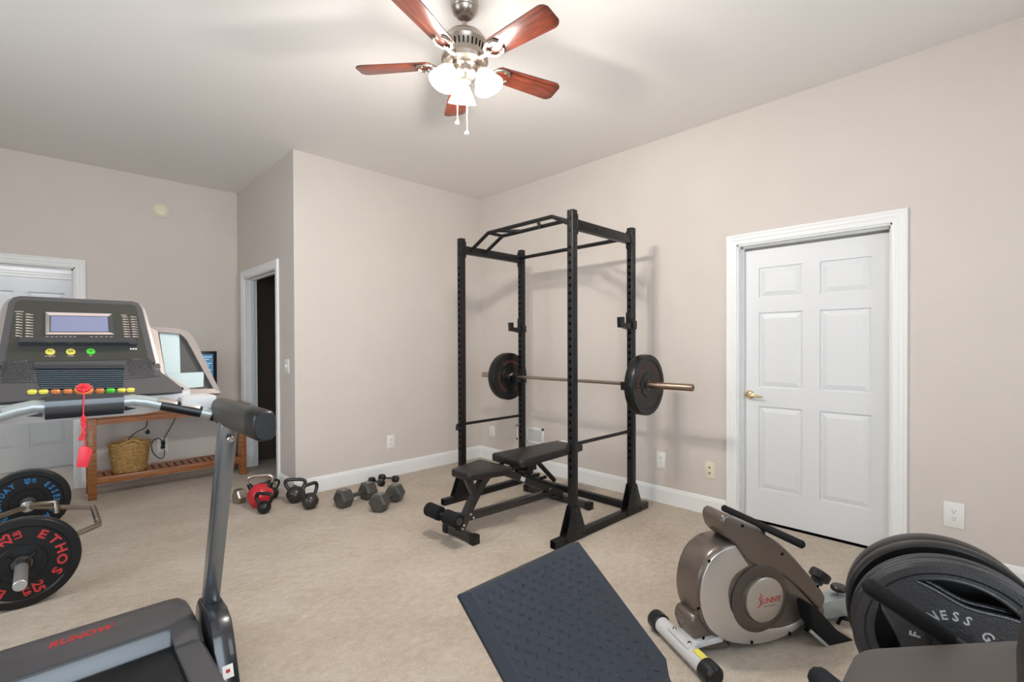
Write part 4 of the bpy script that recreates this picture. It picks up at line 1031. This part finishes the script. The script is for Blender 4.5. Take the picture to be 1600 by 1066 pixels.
# safety key: clip, cord and tag
tkx = Thing('safety_key', 'red safety key with cord and tag hanging from the treadmill console', 'safety key', sk)
tkx.part('magnet', G().lathe([(0, 0.003), (0.019, 0.003), (0.018, 0.010), (0.007, 0.012), (0.006, 0.018), (0, 0.019)], sk, n2, 24), REDP)
yc = 2.108
c0 = sk+n2*0.018; c1 = V((atY(131, 618, yc).x, yc, atY(131, 618, yc).z)); c2 = atY(130, 652, yc)
tkx.part('cord', G().tube([c0, c1+V((0, 0.01, 0.02)), c1, c2], 0.0022, 8), REDP)
def pc(x, y): return atY(x, y, yc)
tkx.part('braid', G().tube([pc(129, 650), pc(133, 656), pc(128, 662), pc(133, 667), pc(129, 672), pc(132, 678)], 0.0055, 8, smooth=2).tube([pc(131, 652), pc(128, 658), pc(133, 664), pc(129, 670), pc(131, 677)], 0.005, 8, smooth=2), REDP)
tkx.part('loop', G().tube([pc(131, 675), pc(125, 684), pc(123.5, 688), pc(129, 687), pc(132, 680), pc(131, 675)], 0.003, 8, smooth=2).tube([pc(131, 675), pc(132.5, 684), pc(131.5, 696)], 0.002, 8), REDP)
tkx.part('tag', G().prism([pc(*q) for q in ((123, 702), (126, 698), (131, 696.5), (136, 698), (140, 702), (137, 731), (119, 730))], (0, 0.008, 0), 0.002), REDP)
tkx.part('tag_back', G().prism([pc(*q)+V((0, 0.009, 0)) for q in ((134, 699), (140, 700), (145, 705), (138, 729), (132, 725))], (0, 0.006, 0), 0.0015), REDP)

# ================================================================== ROWER
ra = V((0.88, -0.475, 0)).normalized(); rn = V((-ra.y*-1, -ra.x, 0))
rn = V((0, 0, 1)).cross(ra)*-1
r0 = V((2.13, 0.87, 0))
tro = Thing('rowing_machine', 'silver and bronze magnetic rowing machine in front of the white door', 'rowing machine', r0, atan2(ra.y, ra.x))
HWD = 0.085
def rp(x, y, d=HWD): return atP(x, y, r0+rn*d, rn)
def chaik(pts, n=2, w=0.22):
    for _ in range(n):
        q = []
        for a, b in zip(pts, pts[1:]+pts[:1]): q += [(a[0]+(b[0]-a[0])*w, a[1]+(b[1]-a[1])*w), (b[0]+(a[0]-b[0])*w, b[1]+(a[1]-b[1])*w)]
        pts = q
    return pts
def rprism(pts, d0, d1, bev=0.006, seg=2):
    pts = chaik(pts)
    P = [rp(*p, d1) for p in pts]
    return G().prism(P, rn*(d0-d1), bev, seg)
disc = [(1150, 848), (1127, 855), (1108, 872), (1096, 898), (1090, 930), (1093, 958), (1103, 983), (1121, 1001), (1146, 1010), (1180, 1013), (1212, 1007), (1238, 996), (1262, 985), (1284, 976), (1293, 962), (1291, 946), (1262, 905), (1225, 868), (1185, 850)]
tro.part('housing', rprism(disc, -HWD, HWD, 0.028, 4), RBRON, sharp=60)
side = [(1149, 853), (1149, 853), (1129, 860), (1110, 876), (1099, 901), (1094, 930), (1097, 957), (1106, 980), (1124, 997), (1147, 1006), (1180, 1008), (1210, 1002), (1236, 990), (1262, 972), (1285, 962), (1283, 956), (1262, 963), (1232, 980), (1200, 984), (1168, 980), (1143, 958), (1137, 925), (1146, 900), (1170, 884), (1170, 884)]
tro.part('side_cover', rprism(side, HWD-0.001, HWD+0.006, 0.003), RSILV, sharp=50)
cpx = rp(1186, 934)
tro.part('flywheel_ring', G().lathe([(0.088, -0.002), (0.145, -0.002), (0.145, 0.007), (0.138, 0.010), (0.100, 0.009), (0.092, 0.004), (0.088, 0.002)], cpx, rn, 64, close=True), RDARK)
cp = tro.part('flywheel_cap', G().lathe([(0, 0), (0.096, 0), (0.096, 0.010), (0.090, 0.014), (0.05, 0.016), (0, 0.0165)], rp(1193, 936), rn, 64), RCAP, sharp=40)
Mc = frame(rp(1193, 936)+rn*0.0166, ra, (0, 0, 1))
g = G(); g.mesh(text_mesh('UNNY', 0.034, 0.0005, bold=0.01), Mc @ Matrix.Translation((0.026, -0.001, 0)))
g.tube([Mc @ V((x, y, 0.0006)) for x, y in ((-0.019, 0.025), (-0.031, 0.020), (-0.037, 0.011), (-0.030, 0.001), (-0.028, -0.008), (-0.036, -0.017), (-0.048, -0.023))], [0.002, 0.003, 0.0036, 0.0036, 0.0034, 0.003, 0.0015], 8, flat=0.4)
g.lathe([(0, 0), (0.0034, 0), (0.0034, 0.001), (0, 0.001)], Mc @ V((-0.030, 0.032, 0)), rn, 12)
tro.part('lettering', g, REDT, cp, stuff=True)
g = G(); g.cbox((0.016, -0.0235, 0.0003), (0.066, 0.0022, 0.0004), 0, Mc); tro.part('lettering_line', g, RDARK, cp)
shr = [(1128, 818), (1131, 808), (1138, 804), (1150, 811), (1170, 819), (1190, 826), (1198, 838), (1214, 844), (1240, 868), (1268, 901), (1293, 932), (1288, 950), (1279, 956), (1262, 936), (1232, 906), (1205, 891), (1172, 884), (1152, 852), (1133, 838)]
tro.part('upper_shroud', rprism(shr, -0.045, HWD+0.008, 0.016, 4), RBRON, sharp=60)
for x, y in ((1160, 822), (1222, 866), (1278, 916), (1108, 877), (1087+4, 951), (1094+5, 997), (1175, 1004), (1234, 990)):
    tro.part('screw_recess', G().lathe([(0, 0), (0.007, 0), (0.007, 0.0012), (0, 0.0012)], rp(x, y, HWD+0.008), rn, 12), HOLE)
# front stabiliser
def floorp(x, y, z=0.0): return atZ(x, y, z)
fa, fb = floorp(1030, 972, 0.045), floorp(1108, 1050, 0.045)
fd = (fb-fa).normalized(); fa = fa-fd*0.0
tro.part('front_stabiliser', G().cyl(fa, fb, 0.035, seg=24), TPALE)
for p_, d_ in ((fa, -fd), (fb, fd)):
    tro.part('end_cap', G().lathe([(0, 0.062), (0.030, 0.062), (0.041, 0.052), (0.043, 0.03), (0.042, 0), (0.035, -0.004)], p_-d_*0.02, d_, 24), RUBBER)
mdl = fa.lerp(fb, 0.5)
upv = V((0, 0, 1))
tro.part('bracket', G().beam(mdl-fd*0.07+V((0, 0, 0.033)), mdl+fd*0.07+V((0, 0, 0.033)), 0.05, 0.006).beam(mdl+V((0, 0, 0.02)), mdl+ra*0.16+V((0, 0, 0.03)), 0.11, 0.025), TPALE)
for k in (-0.055, 0.05): tro.part('bolt', G().lathe([(0, 0), (0.009, 0), (0.007, 0.006), (0, 0.007)], mdl+fd*k+V((0, 0, 0.036)), (0, 0, 1), 12), CHROME)
tro.part('foot_fairing', rprism([(1082, 965), (1098, 960), (1130, 1000), (1150, 1013), (1095, 1018), (1078, 985)], -0.06, 0.06, 0.01), RBRON, sharp=50)
Mst = mdl+fd*0.125
tro.part('warning_label', G().beam(Mst-fd*0.035+V((0, 0, 0.0355))+rn*0.0, Mst+fd*0.03+V((0, 0, 0.0355)), 0.03, 0.001, (0, 0, 1), 0), YEL)
# handle with foam, in its cradle
ha, hb_ = rp(1146, 800, 0.17), rp(1245, 858, 0.17)
hm_ = rp(1186, 832, 0.0)+V((0, 0, 0.035))
h0, h1 = hm_-rn*0.235, hm_+rn*0.235
tro.part('row_handle', G().lathe([(0, 0), (0.012, 0.002), (0.0165, 0.008), (0.0165, 0.462), (0.012, 0.468), (0, 0.47)], h0, rn, 24), FOAM)
tro.part('handle_strap', G().beam(hm_, hm_+ra*0.07-V((0, 0, 0.035)), 0.03, 0.012, (0, 0, 1), 0.002).beam(hm_-V((0, 0, .01)), hm_-V((0, 0, 0.06)), 0.05, 0.02, (1, 0, 0), 0.002), RUBBER)
# tension knob
kc = rp(1276, 908, 0.0); kd = (ra*0.62+V((0, 0, 0.78))).normalized()
tro.part('tension_knob', G().lathe([(0, -0.01), (0.026, -0.01), (0.028, 0.006), (0.044, 0.014), (0.045, 0.042), (0.040, 0.050), (0, 0.051)], kc, kd, 14), CASTB, sharp=25)
# footrests
pedp = [(1264, 946), (1272, 946), (1284, 958), (1318, 996), (1344, 1004), (1350, 1036), (1332, 1046), (1300, 1016), (1272, 986)]
for d0, d1 in ((0.03, 0.15), (-0.15, -0.03)):
    pe = tro.part('pedal', rprism(pedp, d0, d1, 0.004), FOAM, sharp=40)
    tro.part('pedal_edge', G().beam(rp(1266, 986, d1+0.002), rp(1326, 1040, d1+0.002), 0.010, 0.014), TUBE, pe)
    pm = rp(1296, 972, 0.0)+rn*(d0+d1)/2
    tro.part('foot_strap', G().tube([pm-rn*0.062-V((0, 0, .01)), pm-rn*0.055+V((0, 0, .035))+ra*0.03, pm+V((0, 0, .05))+ra*0.04, pm+rn*0.055+V((0, 0, .035))+ra*0.03, pm+rn*0.062-V((0, 0, .01))], 0.014, 8, flat=0.25), RUBBER, pe)
tro.part('pedal_axle', G().cyl(rp(1290, 982, -0.06), rp(1290, 982, 0.06), 0.012), CHROME)
# rail
ra0 = r0+ra*0.22+V((0, 0, 0.075)); ra1 = r0+ra*1.45+V((0, 0, 0.085))
tro.part('rail', G().beam(ra0, ra1, 0.085, 0.085, (0, 0, 1), 0.006), TUBE)
kb_ = r0+ra*0.665
tro.part('knob_bolt', G().cyl((kb_.x, kb_.y, 0.11), (kb_.x, kb_.y, 0.15), 0.010), CHROME)
tro.part('fold_knob', G().lathe([(0.0, 0.028), (0.012, 0.03), (0.034, 0.034), (0.036, 0.046), (0.028, 0.055), (0, 0.056)], (kb_.x, kb_.y, 0.105), (0, 0, 1), 24), CASTB)
tro.part('rear_foot', G().beam(ra1-ra*0.08-rn*0.22-V((0, 0, 0.052)), ra1-ra*0.08+rn*0.22-V((0, 0, 0.052)), 0.06, 0.06), TPALE)
sx = r0+ra*1.12+V((0, 0, 0.163))
tro.part('seat', G().cbox((0, 0, 0.02), (0.24, 0.30, 0.05), 0.02, frame(sx, ra, rn)), VINYL)
tro.part('seat_carriage', G().cbox((0, 0, -0.02), (0.16, 0.09, 0.04), 0.004, frame(sx, ra, rn)), BLKM)

# ================================================================== LEG PRESS
XM0, XM1 = 0.88, 1.385
tl = Thing('leg_press', 'dark leg press machine with textured footplate, grey pads and foam handles', 'leg press', (1.13, 0.6, 0))
e1 = V((1, 0, 0)); e2 = V((0, 0.788, 0.616)).normalized(); en = e1.cross(e2)
fo_ = V((XM0, 1.08, 0.60)); Lf = 0.47
def fp(x, y, z=0.0): return fo_+e1*x-e2*y+en*z
Wf = XM1-XM0; b_ = 0.018
oo = [fp(-b_, -b_, -.03), fp(Wf+b_*0.4, -b_, -.03), fp(Wf+b_*0.4, Lf-0.02, -.03), fp(Wf-0.01, Lf+b_, -.03), fp(-b_, Lf+b_, -.03)]
ii = [fp(0, 0), fp(Wf, 0), fp(Wf, Lf-0.035), fp(Wf-0.035, Lf), fp(0, Lf)]
tl.part('footplate', G().loft([[p-en*0.012 for p in oo], oo, ii]), FPLATE, sharp=15)
g = G()
st = 0.046
for r_ in range(int(Lf/(st*0.5))-1):
    for c_ in range(int(Wf/st)):
        x = 0.022+c_*st+(st/2 if r_ % 2 else 0); y = 0.022+r_*st*0.5
        if x > Wf-0.012 or (x > Wf-0.05 and y > Lf-0.05): continue
        a = radians(52) if (r_ % 2) == 0 else radians(-38)
        dx, dy = cos(a)*0.0165, sin(a)*0.0165; nx, ny = -sin(a)*0.0042, cos(a)*0.0042
        g.loft([[fp(x-dx, y-dy), fp(x-dx*.3+nx, y-dy*.3+ny), fp(x+dx*.3+nx, y+dy*.3+ny), fp(x+dx, y+dy), fp(x+dx*.3-nx, y+dy*.3-ny), fp(x-dx*.3-nx, y-dy*.3-ny)],
                [fp(x-dx*.6, y-dy*.6, .0036), fp(x-dx*.25+nx*.4, y-dy*.25+ny*.4, .0044), fp(x+dx*.25+nx*.4, y+dy*.25+ny*.4, .0044), fp(x+dx*.6, y+dy*.6, .0036), fp(x+dx*.25-nx*.4, y+dy*.25-ny*.4, .0044), fp(x-dx*.25-nx*.4, y-dy*.25-ny*.4, .0044)]])
tl.part('tread_pattern', g, FPLATE, sharp=10, stuff=True)
# frame below the footplate and seat (mostly out of the picture)
mid = Wf/2
tl.part('footplate_arm', G().beam(fp(mid, Lf*0.55, -.06), V((1.13, 0.78, 0.09)), 0.06, 0.06).beam(fp(0.06, Lf*0.7, -.055), fp(Wf-0.06, Lf*0.7, -.055), 0.05, 0.04), BLKM)
tl.part('base_beam', G().beam((1.13, 0.95, 0.035), (1.13, -0.75, 0.035), 0.07, 0.07), BLKM)
tl.part('base_foot', G().beam((0.80, 0.80, 0.035), (1.46, 0.80, 0.035), 0.07, 0.07), BLKM)
tl.part('base_foot', G().beam((0.80, -0.72, 0.035), (1.46, -0.72, 0.035), 0.07, 0.07), BLKM)
# inclined seat pad
sd = V((0, -0.886, 0.463)).normalized(); sn = V((0, 0.463, 0.886)).normalized()
s0 = atX(1345, 1012, 1.235)
def spd(x, t, z=0.0): return V((x, s0.y, s0.z))+sd*t+sn*z
def rrect(x0, x1, t0, t1, r, n=5):
    o = []
    for cx_, ct, a0 in ((x1-r, t0+r, -90), (x1-r, t1-r, 0), (x0+r, t1-r, 90), (x0+r, t0+r, 180)):
        for j in range(n+1):
            a = radians(a0+90*j/n); o.append((cx_+r*cos(a), ct+r*sin(a)))
    return o
rr = rrect(0.90, 1.235, -0.012, 0.30, 0.045)
tl.part('seat_pad', G().prism([spd(x, t, -0.055) for x, t in rr], sn*0.055, 0.012, 3), PADG, sharp=60)
hd_ = [(-0.02, 0.66), (-0.02, 0.90), (-0.06, 0.93), (-0.11, 0.93), (-0.11, 0.64)]
pa = atX(1588, 900, 1.12)
q_ = rrect(0.92, 1.20, 0.0, 0.26, 0.05)
yb = -0.008
tl.part('back_pad', G().prism([(x, yb-0.05-t*0.10, 0.685+t) for x, t in q_], (0, 0.055, 0.0), 0.014, 3), VINYL, sharp=60)
tl.part('seat_post', G().beam(spd(1.07, 0.12, -0.06), (1.13, 0.05, 0.05), 0.07, 0.07, (1, 0, 0)).beam((1.13, -0.60, 0.05), (1.07, -0.17, 1.0), 0.06, 0.06, (1, 0, 0)).beam((1.07, -0.14, 0.9), (1.07, -0.10, 0.9), 0.2, 0.1, (0, 0, 1)), BLKM)
# hand grips
for xg in (0.862, 1.268):
    a = V((xg, 0.212, 0.797)); d = V((0, -0.133, -0.060)).normalized()
    tl.part('handle_tube', G().cyl(a+d*0.05, a+d*0.33, 0.011), BLKM)
    tl.part('foam_grip', G().lathe([(0, -0.004), (0.009, -0.002), (0.0165, 0.006), (0.018, 0.012), (0.018, 0.15), (0.016, 0.156), (0, 0.157)], a, d, 24), FOAM)
tl.part('handle_bracket', G().beam((0.862, -0.07, 0.67), (1.268, -0.07, 0.67), 0.04, 0.04), BLKM)
# plate peg
PA = V((1, 0.25, 0)).normalized(); PC = V((1.765, 0.10, 0.50))
tl.part('plate_peg', G().cyl(PC-PA*0.40, PC+PA*0.30, 0.0245, seg=24).lathe([(0.0245, 0), (0.05, 0), (0.05, 0.012), (0.0245, 0.012)], PC-PA*0.05, PA, 28), BLKM)
pq = PC-PA*0.37
tl.part('peg_post', G().beam((pq.x, pq.y, 0.03), (pq.x, pq.y, PC.z+0.03), 0.06, 0.06, (1, 0, 0)).beam((1.13, pq.y, 0.035), (pq.x, pq.y, 0.035), 0.06, 0.06), BLKM)

# plates on the peg
def iron_plate(name, label, c, ax, R=0.225, th=0.036, txt='FITNESS GEAR', group=None):
    c = V(c); ax = V(ax).normalized()
    t = Thing(name, label, 'weight plate', c, 0, group)
    rt = V((0, 0, 1)).cross(ax).normalized(); M = frame(c, rt, ax.cross(rt)); h = th/2
    def lens(a0, n=16):
        o = []
        ro, half = 0.176, radians(42)
        for i in range(n+1):
            a = a0-half+2*half*i/n; o.append((ro*cos(a), ro*sin(a)))
        for i in range(n+1):
            a = a0+half-2*half*i/n; k = (a-a0)/half; r = 0.176-(0.176-0.112)*(1-k*k)
            if 0 < i < n: o.append((r*cos(a), r*sin(a)))
        return o
    circ = lambda r, n=72: [(r*cos(2*pi*i/n), r*sin(2*pi*i/n)) for i in range(n)]
    hs = [radians(a) for a in (76, 196, 316)]
    t.part('web', G().mesh(curve_plate([circ(R-0.015), circ(0.026, 40)]+[lens(a) for a in hs], 0.012), M), IRON, sharp=30)
    t.part('rim', G().lathe([(R-0.034, -h+.006), (R-0.028, -h), (R-0.008, -h), (R, -h+0.008), (R, -0.003), (R-0.004, 0), (R, 0.003), (R, h-0.008), (R-0.008, h), (R-0.028, h), (R-0.034, h-.006)], c, ax, 72, close=True), IRON, sharp=30)
    t.part('hub', G().lathe([(0.0258, -h), (0.046, -h), (0.050, -h+.006), (0.050, h-.006), (0.046, h), (0.0258, h)], c, ax, 48, close=True), IRON, sharp=30)
    for a in hs:
        lp = [M @ V((x, y, 0)) for x, y in lens(a)]
        t.part('grip_edge', G().tube(lp, 0.0075, 8, closed=True), IRON, sharp=60)
    g = G(); Mt = M @ Matrix.Translation((0, 0, 0.0062))
    ring_text(g, txt, 0.080, 11, 0.034, Mt, ext=0.0022, wide=0.9, step=17.5, bold=0.02)
    t.part('lettering', g, IRONL, stuff=True)
    return t
iron_plate('iron_plate', 'hammered grey iron plate with grip openings, nearest on the leg press peg', PC-PA*0.012, -PA)
iron_plate('iron_plate', 'second hammered iron plate right behind the nearest one on the peg', PC+PA*0.028, -PA)
bumper('rubber_plate', 'black rubber plate with smooth rim in the middle of the peg stack', PC+PA*0.115, -PA, R=0.232, th=0.05, both=False)
bumper('rubber_plate', 'worn black rubber plate at the back of the peg stack by the wall', PC+PA*0.178, -PA, R=0.228, th=0.065, both=False)
